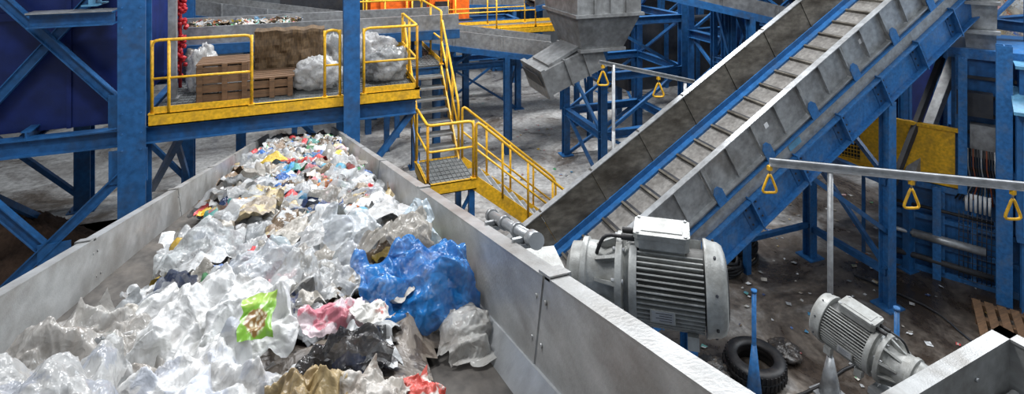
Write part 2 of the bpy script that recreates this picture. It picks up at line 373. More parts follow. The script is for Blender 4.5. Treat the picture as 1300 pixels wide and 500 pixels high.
def scatter(cnt,y0,y1,s0,s1,n,ampr=(.25,.5),lift=(0,.05),mw=(.60,.14,.26),tilt=.5,xr=(-.74,.46),white=0,infs=(0,0,.3,.5)):
    k=0
    while k<cnt:
        x=random.uniform(*xr); y=random.uniform(y0,y1)
        if not edge_ok(x,y): continue
        k+=1
        a=random.uniform(s0,s1); bb=a*random.uniform(.45,1)
        c=rc()
        if random.random()<white: q0=random.uniform(.65,1.2); c=tuple(q*q0 for q in random.choice([WHT,WHT,OFF]))
        c2=rc() if random.random()<.25 else tuple(q*.9 for q in c)
        mi=random.choices([0,1,2],mw)[0]
        if mi==1: c=(.66,.68,.69); c2=(.5,.53,.55)
        sheet(w,(x,y,heapZ(x,y)+random.uniform(*lift)),a,bb,random.uniform(0,6.28),random.gauss(0,tilt),random.gauss(0,tilt),n,random.uniform(*ampr),c,c2,mi,infl=random.choice(infs),curl=random.uniform(-.1,.5))
scatter(640,4.3,11.2,.05,.12,10,ampr=(.4,.8))
scatter(330,4.3,11.2,.07,.15,14,lift=(.0,.04),infs=(.4,.6,.9),ampr=(.5,.9),tilt=.3,mw=(.6,.05,.35))
scatter(340,2.6,4.4,.045,.12,16,white=.1,ampr=(.4,.8))
scatter(110,2.6,4.4,.05,.10,18,infs=(.5,.8,1.0),ampr=(.5,.8),tilt=.3)
scatter(60,2.3,4.4,.10,.17,28,lift=(.01,.04),mw=(.2,.3,.5),white=.7,tilt=.35,ampr=(.5,.8))
scatter(190,1.5,2.7,.04,.10,20,lift=(-.03,.02),white=.3,tilt=.4,ampr=(.4,.8))
scatter(110,.45,1.6,.045,.09,24,lift=(-.05,-.005),tilt=.35,white=.4,ampr=(.4,.8))
scatter(24,1.65,2.7,.09,.15,42,lift=(.0,.03),mw=(.1,.35,.55),white=1,tilt=.35,ampr=(.55,.85))
for i in range(85):
    x=random.uniform(-.62,.4); y=random.uniform(2.3,10.5)
    if not edge_ok(x,y): continue
    c=random.choice([(.5,.57,.6),(.1,.33,.46),(.5,.53,.53),(.12,.33,.15),(.6,.6,.58),(.5,.05,.05),(.55,.36,.05)])
    bottle(w,(x,y,heapZ(x,y)+.04),random.uniform(.13,.24),random.uniform(.03,.045),random.uniform(0,6.28),random.gauss(0,.25),c,tuple(q*.85 for q in c),random.choice([0,2,2]))
for (x,y,c,s) in [(.06,5.4,(.6,.02,.02),.16),(-.42,6.7,(.03,.13,.4),.24),(-.3,3.8,(.72,.5,.03),.11),(-.52,3.7,(.72,.46,.02),.09),(-.1,8.3,(.5,.03,.05),.18),(.3,6.3,(.65,.42,.42),.13),(-.2,5.0,(.04,.25,.5),.12),(.2,4.4,(.5,.02,.02),.08),(.1,3.9,(.6,.2,.03),.07),(-.5,5.2,(.05,.3,.35),.12),(.33,3.0,(.7,.7,.7),.13),(-.35,3.0,(.40,.26,.14),.10),(.05,2.9,(.08,.35,.4),.06),(-.35,3.3,(.35,.2,.08),.12),(.2,3.4,(.04,.16,.42),.07)]:
    sheet(w,(x,y,heapZ(x,y)+.06),s,s*.6,random.uniform(-.5,.5),.3,0,22,.55,c,tuple(q*.8 for q in c),0,infl=.3)
w.build()
def hero(name,x,y,lift,a,bb,yaw,tx,ty,n,amp,col,col2,mi,infl=0,curl=.2,seed=1,freq=1.,round_=.4,jag=.24):
    h=W(name); sheet(h,(x,y,heapZ(x,y)+lift),a,bb,yaw,tx,ty,n,amp,col,col2,mi,infl,curl,seed,round_,freq,jag)
    return h.build()
hero('blue_plastic_bag',.30,1.55,.06,.16,.14,.05,.68,.05,96,.5,(.016,.21,.58),(.012,.16,.49),2,infl=.3,seed=11,freq=1.15,jag=.2,round_=.3)
hero('clear_plastic_bag',.395,1.42,.03,.08,.13,.1,.5,.3,72,.6,(.50,.49,.46),(.40,.38,.35),2,infl=.5,seed=21)
hero('clear_plastic_bag',-.12,2.12,.05,.18,.11,.1,.35,0,72,.6,(.56,.58,.60),(.48,.51,.54),2,infl=.4,seed=31)
hero('clear_plastic_bag',-.38,2.40,.05,.15,.10,.4,.3,-.2,64,.6,(.50,.52,.52),(.45,.45,.45),2,infl=.45,seed=41)
hero('white_plastic_film',.17,1.88,.075,.10,.12,.2,.95,.2,72,.7,(.66,.69,.71),(.60,.63,.67),2,infl=.15,seed=51)
hero('white_plastic_film',.345,1.86,.075,.07,.11,.1,1.0,-.4,64,.7,(.62,.70,.75),(.54,.66,.74),2,infl=.15,seed=61)
hero('white_plastic_film',.12,2.25,.055,.17,.11,.6,.5,.3,64,.7,(.58,.59,.59),(.52,.52,.52),2,infl=.2,seed=71)
hero('white_plastic_film',.04,1.74,.045,.15,.10,1.2,.5,.0,64,.65,(.56,.57,.57),(.42,.41,.38),2,infl=.2,seed=75)
hero('white_plastic_bag',-.27,1.55,.065,.14,.17,.35,.40,-.1,96,.55,(.60,.60,.59),(.56,.56,.54),0,infl=.25,seed=81,freq=1.1)
hero('white_plastic_bag',-.45,1.50,.045,.12,.16,.9,.35,-.1,84,.55,(.48,.46,.43),(.42,.40,.37),2,infl=.2,seed=91,freq=1.15)
hero('white_plastic_bag',-.12,1.46,.065,.10,.13,-.1,.5,0,84,.5,(.62,.62,.61),(.58,.58,.56),0,infl=.2,seed=101,freq=1.1)
hero('white_plastic_bag',-.49,1.23,.035,.15,.14,.3,.3,0,84,.55,(.50,.50,.49),(.42,.44,.48),2,infl=.2,seed=111,freq=1.2)
hero('white_plastic_bag',-.20,1.20,.045,.14,.11,.5,.35,0,72,.55,(.56,.56,.55),(.46,.48,.52),0,infl=.2,seed=113,freq=1.2)
hero('grey_plastic_bag',-.26,1.00,.025,.14,.08,.2,.3,0,64,.55,(.38,.40,.43),(.22,.29,.44),2,infl=.2,seed=117,freq=1.2)
hero('clear_plastic_bag',-.46,1.02,.015,.13,.09,.7,.3,0,64,.55,(.48,.49,.50),(.42,.43,.45),2,infl=.25,seed=119,freq=1.2)
hero('black_plastic_bag',.075,1.25,.055,.10,.055,-.1,.4,0,64,.6,(.018,.018,.02),(.028,.028,.03),2,infl=.35,seed=121)
hero('beige_net_bag',-.0,1.09,.05,.065,.06,.2,.35,0,64,.55,(.34,.25,.12),(.25,.18,.09),0,infl=.5,seed=131,freq=1.5)
hero('paper_wrapper',.115,1.08,.045,.06,.055,.7,.35,0,56,.6,(.43,.40,.36),(.32,.28,.24),0,infl=.25,seed=141)
hero('snack_packet',.215,1.09,.04,.035,.055,.3,.4,.1,44,.5,(.52,.07,.05),(.62,.57,.52),0,infl=.35,seed=151)
hero('snack_packet',.06,1.40,.06,.08,.04,.1,.5,0,44,.5,(.62,.50,.52),(.52,.16,.2),0,infl=.25,seed=161)
hero('snack_packet',.15,1.37,.055,.05,.035,.8,.5,0,44,.5,(.60,.58,.54),(.48,.1,.08),0,infl=.25,seed=171)
def packet():
    m,nt,bs=nmat('green_printed_packet'); N=nt.nodes; L=nt.links
    uv=N.new('ShaderNodeUVMap'); 
    gr=N.new('ShaderNodeTexVoronoi'); gr.inputs['Scale'].default_value=9; L.new(uv.outputs[0],gr.inputs['Vector'])
    r=N.new('ShaderNodeValToRGB'); r.color_ramp.elements[0].position=.1; r.color_ramp.elements[0].color=(.66,.62,.45,1); r.color_ramp.elements[1].position=.6; r.color_ramp.elements[1].color=(.20,.10,.02,1)
    L.new(gr.outputs['Distance'],r.inputs[0])
    nd=N.new('ShaderNodeTexNoise'); nd.inputs['Scale'].default_value=5; L.new(uv.outputs[0],nd.inputs[0])
    wv=N.new('ShaderNodeVectorMath'); wv.operation='MULTIPLY_ADD'; wv.inputs[1].default_value=(.25,.25,0); L.new(nd.outputs[1],wv.inputs[0]); L.new(uv.outputs[0],wv.inputs[2])
    d=N.new('ShaderNodeVectorMath'); d.operation='DISTANCE'; d.inputs[1].default_value=(.62,.52,0); L.new(wv.outputs[0],d.inputs[0])
    mr=N.new('ShaderNodeMapRange'); mr.inputs[1].default_value=.30; mr.inputs[2].default_value=.36; L.new(d.outputs['Value'],mr.inputs[0])
    mx=N.new('ShaderNodeMix'); mx.data_type='RGBA'; L.new(mr.outputs[0],mx.inputs[0]); L.new(r.outputs[0],mx.inputs[6]); mx.inputs[7].default_value=(.17,.36,.03,1)
    sx=N.new('ShaderNodeSeparateXYZ'); L.new(uv.outputs[0],sx.inputs[0])
    g=N.new('ShaderNodeMapRange'); g.inputs[1].default_value=.76; g.inputs[2].default_value=.80; L.new(sx.outputs[1],g.inputs[0])
    mx2=N.new('ShaderNodeMix'); mx2.data_type='RGBA'; L.new(g.outputs[0],mx2.inputs[0]); L.new(mx.outputs[2],mx2.inputs[6]); mx2.inputs[7].default_value=(.33,.50,.08,1)
    L.new(mx2.outputs[2],bs.inputs['Base Color']); bs.inputs['Roughness'].default_value=.3
    n=26; h=W('x'); sheet(h,(-.108,1.36,5.145),.036,.047,-.05,.80,0,n,.16,(1,1,1),(1,1,1),0,0,.1,5,.0,jag=.05)
    me=bpy.data.meshes.new('green_food_packet'); me.from_pydata([tuple(p) for p in h.v],[],h.f); me.materials.append(m)
    ul=me.uv_layers.new()
    for lp in me.loops:
        k=lp.vertex_index; ul.data[lp.index].uv=((k%n)/(n-1),(k//n)/(n-1))
    for p in me.polygons: p.use_smooth=True
    o=bpy.data.objects.new('green_food_packet',me); scene.collection.objects.link(o)
packet()

# ------------------------------------------------------------ railings helper
def railing(b,pts,h=1.1,sp=1.1,r=.024,toe=True,mid=(.55,)):
    pts=[V(p) for p in pts]; up=V((0,0,1))
    b.pipe([pts[0]+up*.0]+[p+up*h for p in pts]+[pts[-1]],r,YEL,10,bend=.1)
    for mh in mid: b.pipe([p+up*mh for p in pts],r*.8,YEL,8,bend=.06)
    for p,q in zip(pts,pts[1:]):
        L=(q-p).length; k=max(1,round(L/sp))
        for i in range(k+1):
            c=p.lerp(q,i/k); b.tube(c,c+up*h,r,YEL,8); b.cbox(c+up*.01,(.09,.09,.02),YEL)
        if toe: b.beam(p+up*.06,q+up*.06,.01,.1,YEL)
# ------------------------------------------------------------ platform
PZ=3.2
b=B('steel_platform')
def grating(b,x0,x1,y0,y1,z):
    b.box((x0,y0,z-.04),(x1,y1,z-.012),GRATE)
    x=x0
    while x<x1: b.box((x,y0,z-.012),(x+.012,y1,z),GRATE); x+=.08
    y=y0
    while y<y1: b.box((x0,y,z-.012),(x1,y+.012,z),GRATE); y+=.16
grating(b,-2.3,1.87,10.03,14,PZ); grating(b,1.87,2.72,11.7,14,PZ)
b.ch((-2.32,10,PZ-.085),(1.9,10,PZ-.085),.07,.19,YEL,side=-1)
b.ch((1.88,9.97,PZ-.085),(1.88,11.7,PZ-.085),.07,.17,YEL,side=1)
b.ib((-9.5,10.12,PZ-.33),(1.85,10.12,PZ-.33),.2,.26,BLUE)
b.ib((-9.5,14,PZ-.33),(2.7,14,PZ-.33),.2,.26,BLUE)
for x in(-7.5,-5.5,-3.9,-2.5,-1.2,.0,.70,1.8,): b.ib((x,10.1,PZ-.2),(x,14,PZ-.2),.12,.2,BLUE)
b.ib((2.65,11.7,PZ-.14),(2.65,14,PZ-.14),.12,.2,BLUE)
b.ib((1.8,11.75,PZ-.14),(2.7,11.75,PZ-.14),.12,.2,BLUE)
def col(b,x,y,z,w,mat=BLUE,z0=0):
    b.ib((x,y,z0),(x,y,z),w,w,mat,.022); b.cbox((x,y,z0+.012),(w*1.7,w*1.7,.024),mat)
    for i in(-1,1):
        for j in(-1,1): b.tube((x+i*w*.65,y+j*w*.65,z0),(x+i*w*.65,y+j*w*.65,z0+.06),.015,DARK,6)
for x,y,z,ww in[(-2.5,10.0,9,.36),(.71,10.02,9,.27),(-6.2,10.0,9,.36),(-2.6,14.6,9,.25),(-4.6,14.6,3,.3),(-7.2,14.6,3,.3),(.8,14.6,3.1,.25),(2.6,14.2,3.1,.2),(2.6,11.75,3.1,.15),(-1.5,14.6,3.1,.2)]: col(b,x,y,z,ww)
b.box((-2.68,9.80,0),(-2.32,9.82,9),BLUE)
b.box((.575,9.875,0),(.845,9.885,9),BLUE)
for z in(2.75,3.0,3.3,4.6,4.9):
    for x in(-2.62,-2.38): b.tube((x,9.80,z),(x,9.79,z),.014,BLUE2,6)
def gus(x,y,z,s=.3): b.box((x-s/2,y-.01,z-s/2),(x+s/2,y+.01,z+s/2),BLUE)
for p,q in[((-4.75,9.9,2.85),(-2.5,9.9,.05)),((-2.5,9.86,2.5),(-5.0,9.86,.02)),((-6.1,9.9,2.85),(-5,9.9,.3)),
           ((-2.65,10.1,3.3),(-5.5,10.1,6.6)),((-4.7,10.16,3.05),(-2.65,10.16,5.6)),((-5.0,10.1,3.1),(-6.2,10.1,4.6))]:
    b.ib(p,q,.13,.14,BLUE,.014)
gus(-2.55,9.84,2.5,.5);gus(-2.6,10.0,3.3,.5); gus(-3.46,9.83,1.32,.4)
for p,q in[((-4.6,14.6,.2),(-7.2,14.6,2.8)),((-4.6,14.6,2.8),(-7.2,14.6,.2)),((-2.6,14.6,.3),(-4.6,14.6,2.8)),((-2.6,12.3,2.8),(-2.6,14.6,.3)),((.8,14.6,.3),(-1.5,14.6,2.8)),((-5.3,10.2,2.9),(-4.6,13.5,.1)),((-1.9,10.2,2.8),(-3.1,13.6,.6)),
           ((1.0,10.1,1.8),(1.8,10.15,2.75))]:
    b.beam(p,q,.1,.1,BLUE)
b.ib((-3.7,9.7,4.78),(-2.68,9.7,4.78),.25,.2,BLUE); b.box((-3.7,9.55,4.88),(-2.68,9.85,4.9),GALV)
b.ib((-3.0,9.7,5.05),(-3.0,10.2,5.05),.2,.2,LBLUE)
b.build()
b=B('blue_cladding_cabin')
b.box((-10,10.42,3.0),(-2.85,10.5,9),DBLUE); b.box((-2.93,10.5,3.0),(-2.85,14,9),DBLUE); b.box((-10,13.92,3.0),(-2.93,14,9),DBLUE)
for x in[-9.5+1.2*i for i in range(6)]: b.box((x,10.38,3.0),(x+.06,10.42,9),DBLUE)
b.box((-10,10.36,4.7),(-2.85,10.42,4.82),DBLUE)
b.build()
b=B('platform_railing')
railing(b,[(-2.28,10.0,PZ),(-.87,10.0,PZ)],1.15,1.45)
b.tube((-2.05,10.0,PZ-.15),(-2.05,10.0,PZ+1.15),.024,YEL,8)
railing(b,[(.27,10.0,PZ),(.52,10.0,PZ)],1.15,1,toe=False)
railing(b,[(.92,10.0,PZ),(1.86,10.0,PZ),(1.86,11.65,PZ)],1.15,.95)
railing(b,[(2.7,11.7,PZ),(2.7,13.9,PZ)],1.15,1.0)
railing(b,[(2.7,13.95,PZ),(.9,13.95,PZ)],1.15,.9)
b.build()
# ------------------------------------------------------------ stairs
b=B('steel_staircase')
LZ=1.76
grating(b,1.9,2.72,9.24,10.28,LZ)
b.ch((1.88,9.24,LZ-.09),(2.75,9.24,LZ-.09),.06,.18,YEL,side=-1)
b.ch((1.9,9.24,LZ-.09),(1.9,10.28,LZ-.09),.06,.18,YEL,side=1)
b.ch((1.9,10.28,LZ-.09),(2.7,10.28,LZ-.09),.06,.18,YEL,side=1)
for x,y in[(1.95,9.3),(2.68,9.3),(1.95,10.2),(2.68,10.2)]: b.beam((x,y,0),(x,y,LZ-.18),.1,.1,BLUE); b.cbox((x,y,.01),(.2,.2,.02),BLUE)
b.beam((1.95,9.3,.2),(2.68,9.3,1.5),.05,.05,BLUE)
n=8
for i in range(1,n):
    t=i/n; y=10.28+(11.7-10.28)*t; z=LZ+(PZ-LZ)*t
    b.box((1.95,y-.12,z-.03),(2.66,y+.12,z),GRATE); b.box((1.95,y-.125,z-.035),(2.66,y-.10,z+.004),GALV)
for x in(1.92,2.69): b.beam((x,10.22,LZ-.1),(x,11.72,PZ-.08),.03,.2,BLUE if x<2 else YEL)
n=9
for i in range(1,n):
    t=i/n; x=2.72+(4.75-2.72)*t; z=LZ*(1-t)
    b.box((x-.12,9.28,z-.03),(x+.12,10.1,z),GRATE); b.box((x+.10,9.28,z-.035),(x+.125,10.1,z+.004),GALV)
for y in(9.24,10.14): b.beam((2.70,y,LZ-.06),(4.75,y,.04),.03,.22,YEL)
def srail(p,q,k=3,h=1.0):
    p=V(p);q=V(q);up=V((0,0,1))
    b.pipe([p,p+up*h,q+up*h,q],.024,YEL,10,bend=.12); b.pipe([p+up*h*.5,q+up*h*.5],.019,YEL,8,bend=0)
    for i in range(1,k): c=p.lerp(q,i/k); b.tube(c,c+up*h,.022,YEL,8)
srail((2.71,10.28,LZ),(2.71,11.7,PZ)); srail((1.9,10.28,LZ),(1.9,11.7,PZ))
srail((2.75,9.23,LZ),(4.7,9.23,.05),4); srail((2.75,10.16,LZ),(4.7,10.16,.05),4)
railing(b,[(1.9,10.25,LZ),(1.9,9.24,LZ),(2.7,9.24,LZ)],1.0,.8,toe=False)
b.build()

# ------------------------------------------------------------ things on the platform
def big_bag(name,c,a,bb,cc,seed,col=(.42,.43,.43),mi=2):
    h=W(name); vs=[];fs=[];nu,nv=48,28
    for j in range(nv):
        th=math.pi*j/(nv-1)
        for i in range(nu):
            ph=2*math.pi*i/nu
            d=V((math.sin(th)*math.cos(ph),math.sin(th)*math.sin(ph),math.cos(th)))
            q=d*1.6+V((seed,0,0))
            k=.92+.3*NZ(q)+.17*rdg(q*1.8)*.8+.10*rdg(V((q.x*3,q.y*3,q.z*1.5)))*.8+.05*rdg(q*8)
            vs.append(V((d.x*a*k,d.y*bb*k,max(-cc*.8,d.z*cc*k)))+V(c)+V((0,0,cc*.8)))
    for j in range(nv-1):
        for i in range(nu): fs.append((j*nu+i,(j+1)*nu+i,(j+1)*nu+(i+1)%nu,j*nu+(i+1)%nu))
    h.add(vs,fs,mi,col,tuple(x*.8 for x in col)); return h.build()
big_bag('bulk_waste_bag',(-1.80,11.35,PZ),.27,.28,.42,3,(.56,.56,.55))
big_bag('bulk_waste_bag',(.15,10.72,PZ),.44,.3,.30,8,(.56,.56,.55))
big_bag('bulk_waste_bag',(.5,11.6,PZ),.4,.35,.45,14,(.4,.41,.41))
big_bag('bulk_waste_bag',(1.42,10.9,PZ),.42,.36,.34,18,(.30,.31,.31))
big_bag('bulk_waste_bag',(1.15,11.8,PZ),.5,.4,.42,28,(.46,.46,.46))
big_bag('bulk_waste_bag',(-2.05,12.3,PZ),.25,.35,.3,38,(.25,.22,.19))
b=B('wooden_crate')
for z in range(4):
    x1=-.95 if z>1 else -.25
    zz=PZ+.02+z*.15
    for y0 in(10.35,11.0): b.box((-1.72,y0,zz),(x1,y0+.03,zz+.12),WOOD)
    b.box((-1.74,10.38,zz),(-1.71,11.0,zz+.12),WOOD); b.box((x1-.03,10.38,zz),(x1,11.0,zz+.12),WOOD)
for x in(-1.72,-1.35,-1.05,-.62,-.33): b.box((x,10.32,PZ),(x+.08,10.35,PZ+(.64 if x<-.9 else .33)),WOOD)
for i in range(5): b.box((-1.74,10.36+i*.135,PZ+.62),(-.93,10.46+i*.135,PZ+.645),WOOD)
for i in range(5): b.box((-.95,10.36+i*.135,PZ+.32),(-.22,10.46+i*.135,PZ+.345),WOOD)
b.build()
b=B('brown_bale')
nx=30;nz=20;vs=[];fs=[]
def bp_(u,v,face):
    x=-.92+1.22*u; z=PZ+.02+1.0*v+.03*NZ(V((x*6,0,0)))*v; y=11.08 if face==0 else 11.5
    return (x,y+.06*NZ(V((x*3,z*4,face)))+.03*tri(x*9,z*9,face),z)
for face in(0,1):
    for j in range(nz):
        for i in range(nx): vs.append(bp_(i/(nx-1),j/(nz-1),face))
for k in(0,1):
    for j in range(nz-1):
        for i in range(nx-1):
            q=[k*nx*nz+j*nx+i,k*nx*nz+j*nx+i+1,k*nx*nz+(j+1)*nx+i+1,k*nx*nz+(j+1)*nx+i]; fs.append(q if k==0 else q[::-1])
N_=nx*nz
for i in range(nx-1): fs.append(((nz-1)*nx+i,(nz-1)*nx+i+1,N_+(nz-1)*nx+i+1,N_+(nz-1)*nx+i)); 
for j in range(nz-1): fs.append((j*nx,(j+1)*nx,N_+(j+1)*nx,N_+j*nx)); fs.append((j*nx+nx-1,N_+j*nx+nx-1,N_+(j+1)*nx+nx-1,(j+1)*nx+nx-1))
b.add(vs,fs,BROWN,False); b.box((-.95,11.02,PZ),(.32,11.55,PZ+.03),WOOD)
b.build()
b=B('cross_conveyor')
b.box((-2.45,12.5,PZ+.55),(3.3,12.56,PZ+.95),GALV); b.box((-2.45,13.5,PZ+.55),(3.3,13.56,PZ+1.0),GALV); b.box((-2.45,12.56,PZ+.65),(3.3,13.5,PZ+.69),RUBBER)
b.ch((-2.45,12.46,PZ+.5),(3.3,12.46,PZ+.5),.1,.2,BLUE,side=-1)
for x in(-2.3,-1.2,0,1.2,2.4):
    for y in(12.55,13.5): b.beam((x,y,PZ),(x,y,PZ+.5),.08,.08,BLUE)
b.build()
w=W('waste_on_belt')
for i in range(190):
    x=random.uniform(-2.3,-.2);y=random.uniform(12.65,13.45); c=rc()
    if random.random()<.5: c=(.22,.15,.09)
    a=random.uniform(.07,.15)
    R=Matrix.Rotation(random.uniform(0,6),3,'Z')@Matrix.Rotation(random.gauss(0,.4),3,'X')
    vs=[];n=7;sd=random.random()*99
    for jj in range(n):
        for ii in range(n):
            u=-1+2*ii/(n-1);v=-1+2*jj/(n-1); vs.append(R@V((u*a,v*a*.7,a*.6*NZ(V((u*1.5,v*1.5,sd)))))+V((x,y,PZ+.80+.12*(1-((y-13.05)/.5)**2)+random.uniform(0,.02))))
    w.add(vs,[(jj*n+ii,jj*n+ii+1,(jj+1)*n+ii+1,(jj+1)*n+ii) for jj in range(n-1) for ii in range(n-1)],0,c,rc())
w.build()
b=B('red_net_bundle')
for i in range(90):
    z=random.uniform(3.35,5.6); a=random.uniform(0,6.28); r=random.uniform(.02,.10)
    c=V((-2.2+math.cos(a)*r,11.6+math.sin(a)*r,z)); b.tube(c,c+V((random.uniform(-.05,.05),random.uniform(-.05,.05),.06)),.04,RED,7)
b.tube((-2.2,11.6,3.2),(-2.2,11.6,5.8),.03,RED,8)
b.build()
b=B('grey_service_post'); b.box((-2.22,10.75,PZ),(-2.1,10.87,7),GALV); b.box((-2.26,10.7,PZ),(-2.06,10.92,PZ+.03),GALV); b.build()

# ------------------------------------------------------------ inclined conveyor
S=V((.866,0,.5));Nn=V((-.5,0,.866))
def incM(y): return Matrix(((S.x,0,Nn.x,3.0),(0,1,0,y),(S.z,0,Nn.z,0),(0,0,0,1)))
b=B('inclined_cleated_conveyor')
YN,YF=6.25,7.72
b.M=incM(0)
SL=13.
b.box((-.7,YN+.1,.66),(SL,YF-.05,.69),BELT2)
s_=-.5
while s_<SL:
    b.box((s_,YN+.12,.69),(s_+.035,YF-.17,.745),DIRTY); b.box((s_+.035,YN+.12,.69),(s_+.09,YF-.17,.70),DARK)
    s_+=.40
b.box((-.5,YF-.16,.68),(SL,YF-.03,.73),BLUE); b.box((-.5,YF-.05,.70),(SL,YF-.03,.82),BLUE)
for i in range(14):
    a=-.85+i*1.0; e=min(a+.99,SL)
    b.box((a,YF-.03,.60),(e,YF,1.386),DIRTY)
    b.box((a,YN,.84),(e,YN+.02,1.386),GALV)
    b.box((a,YF-.04,.6),(a+.035,YF+.05,1.40),DIRTY)
    b.box((a,YN-.06,.84),(a+.02,YN,1.39),GALV)
    b.box((a+.5,YN-.05,.86),(a+.512,YN,1.37),GALV)
    b.box((a,YN-.012,.86),(a+.09,YN,1.36),GALV2)
    if a>-.2: b.prism([(0,.74),(.16,.74),(.16,.95),(.11,1.02),(.05,1.02),(0,.95)],(a,YN-.085,0),(a,YN-.07,0),(1,0,0),(0,0,1),BLUE2)
b.box((-.85,YF-.06,1.386),(SL,YF+.05,1.40),GALV); b.box((-.85,YN-.07,1.386),(SL,YN+.03,1.40),GALV)
b.box((-.85,YN-.07,.82),(SL,YN+.02,.84),GALV)
b.box((.0,YN-.02,.46),(SL,YN,.82),GALV2)
b.box((.1,YN-.09,.735),(SL,YN-.02,.75),BLUE2); 
for yy,sg in((YN,-1),(YF,1)):
    b.box((.15,min(yy,yy+sg*.02),0),(SL,max(yy,yy+sg*.02),.48),BLUE2)
    for nn in(0,.46): b.box((.15,min(yy,yy+sg*.11),nn),(SL,max(yy,yy+sg*.11),nn+.022),BLUE2)
    for i in range(13):
        a=.6+i*1.0
        b.box((a,min(yy,yy+sg*.12),-.03),(a+.02,max(yy,yy+sg*.12),.52),BLUE2)
        b.box((a-.14,min(yy,yy+sg*.03),.02),(a+.16,max(yy,yy+sg*.03),.46),BLUE)
        for k in range(3):
            for j in range(2):
                c=V((a-.09+j*.2,yy+sg*.03,.1+k*.13)); b.tube(c,c+V((0,sg*.012,0)),.014,DARK,8)
    for i in range(26):
        c=V((.35+i*.5,yy+sg*.02,.40)); b.tube(c,c+V((0,sg*.004,0)),.02,DARK,8)
for a in(2.2,4.4,6.6): b.box((a,YN-.004,1.12),(a+.07,YN-.0005,1.2),STICK)
b.box((4.6,YN-.025,.56),(4.85,YN-.021,.66),LBLUE); b.box((1.0,YN-.025,.58),(1.1,YN-.021,.68),YEL)
for i in range(12):
    a=.5+i*1.05; b.tube((a,YN,.2),(a,YF,.2),.05,DARK,10); b.box((a+.4,YN,.02),(a+.48,YF,.1),BLUE)
b.box((0,YN+.1,.12),(SL,YF-.05,.135),RUBBER)
b.M=None
def iz(x): return (x-3.0)*.577
for x in(4.9,8.78,12.6):
    z=iz(x)-.02
    for y in(YN,YF): b.ib((x,y,0),(x,y,z),.17,.17,BLUE2,.015); b.cbox((x,y,.012),(.34,.34,.024),BLUE2)
    if z>2:
        b.beam((x,YN,.55),(x,YF,.55),.1,.1,BLUE); b.beam((x,YN,2.0),(x,YF,2.0),.1,.1,BLUE)
        b.beam((x,YN,.6),(x,YF,1.95),.07,.07,BLUE); b.beam((x,YN,2.05),(x,YF,z),.07,.07,BLUE)
b.beam((8.78,YF,.6),(7.3,YF,.6),.08,.08,BLUE); b.beam((8.78,YF,2.9),(7.0,YF,1.9),.08,.08,BLUE)
b.beam((7.3,YF,0),(7.3,YF,2.3),.1,.1,BLUE)
b.beam((8.78,YN,1.2),(7.2,YN+.3,2.35),.07,.07,BLUE)
b.build()

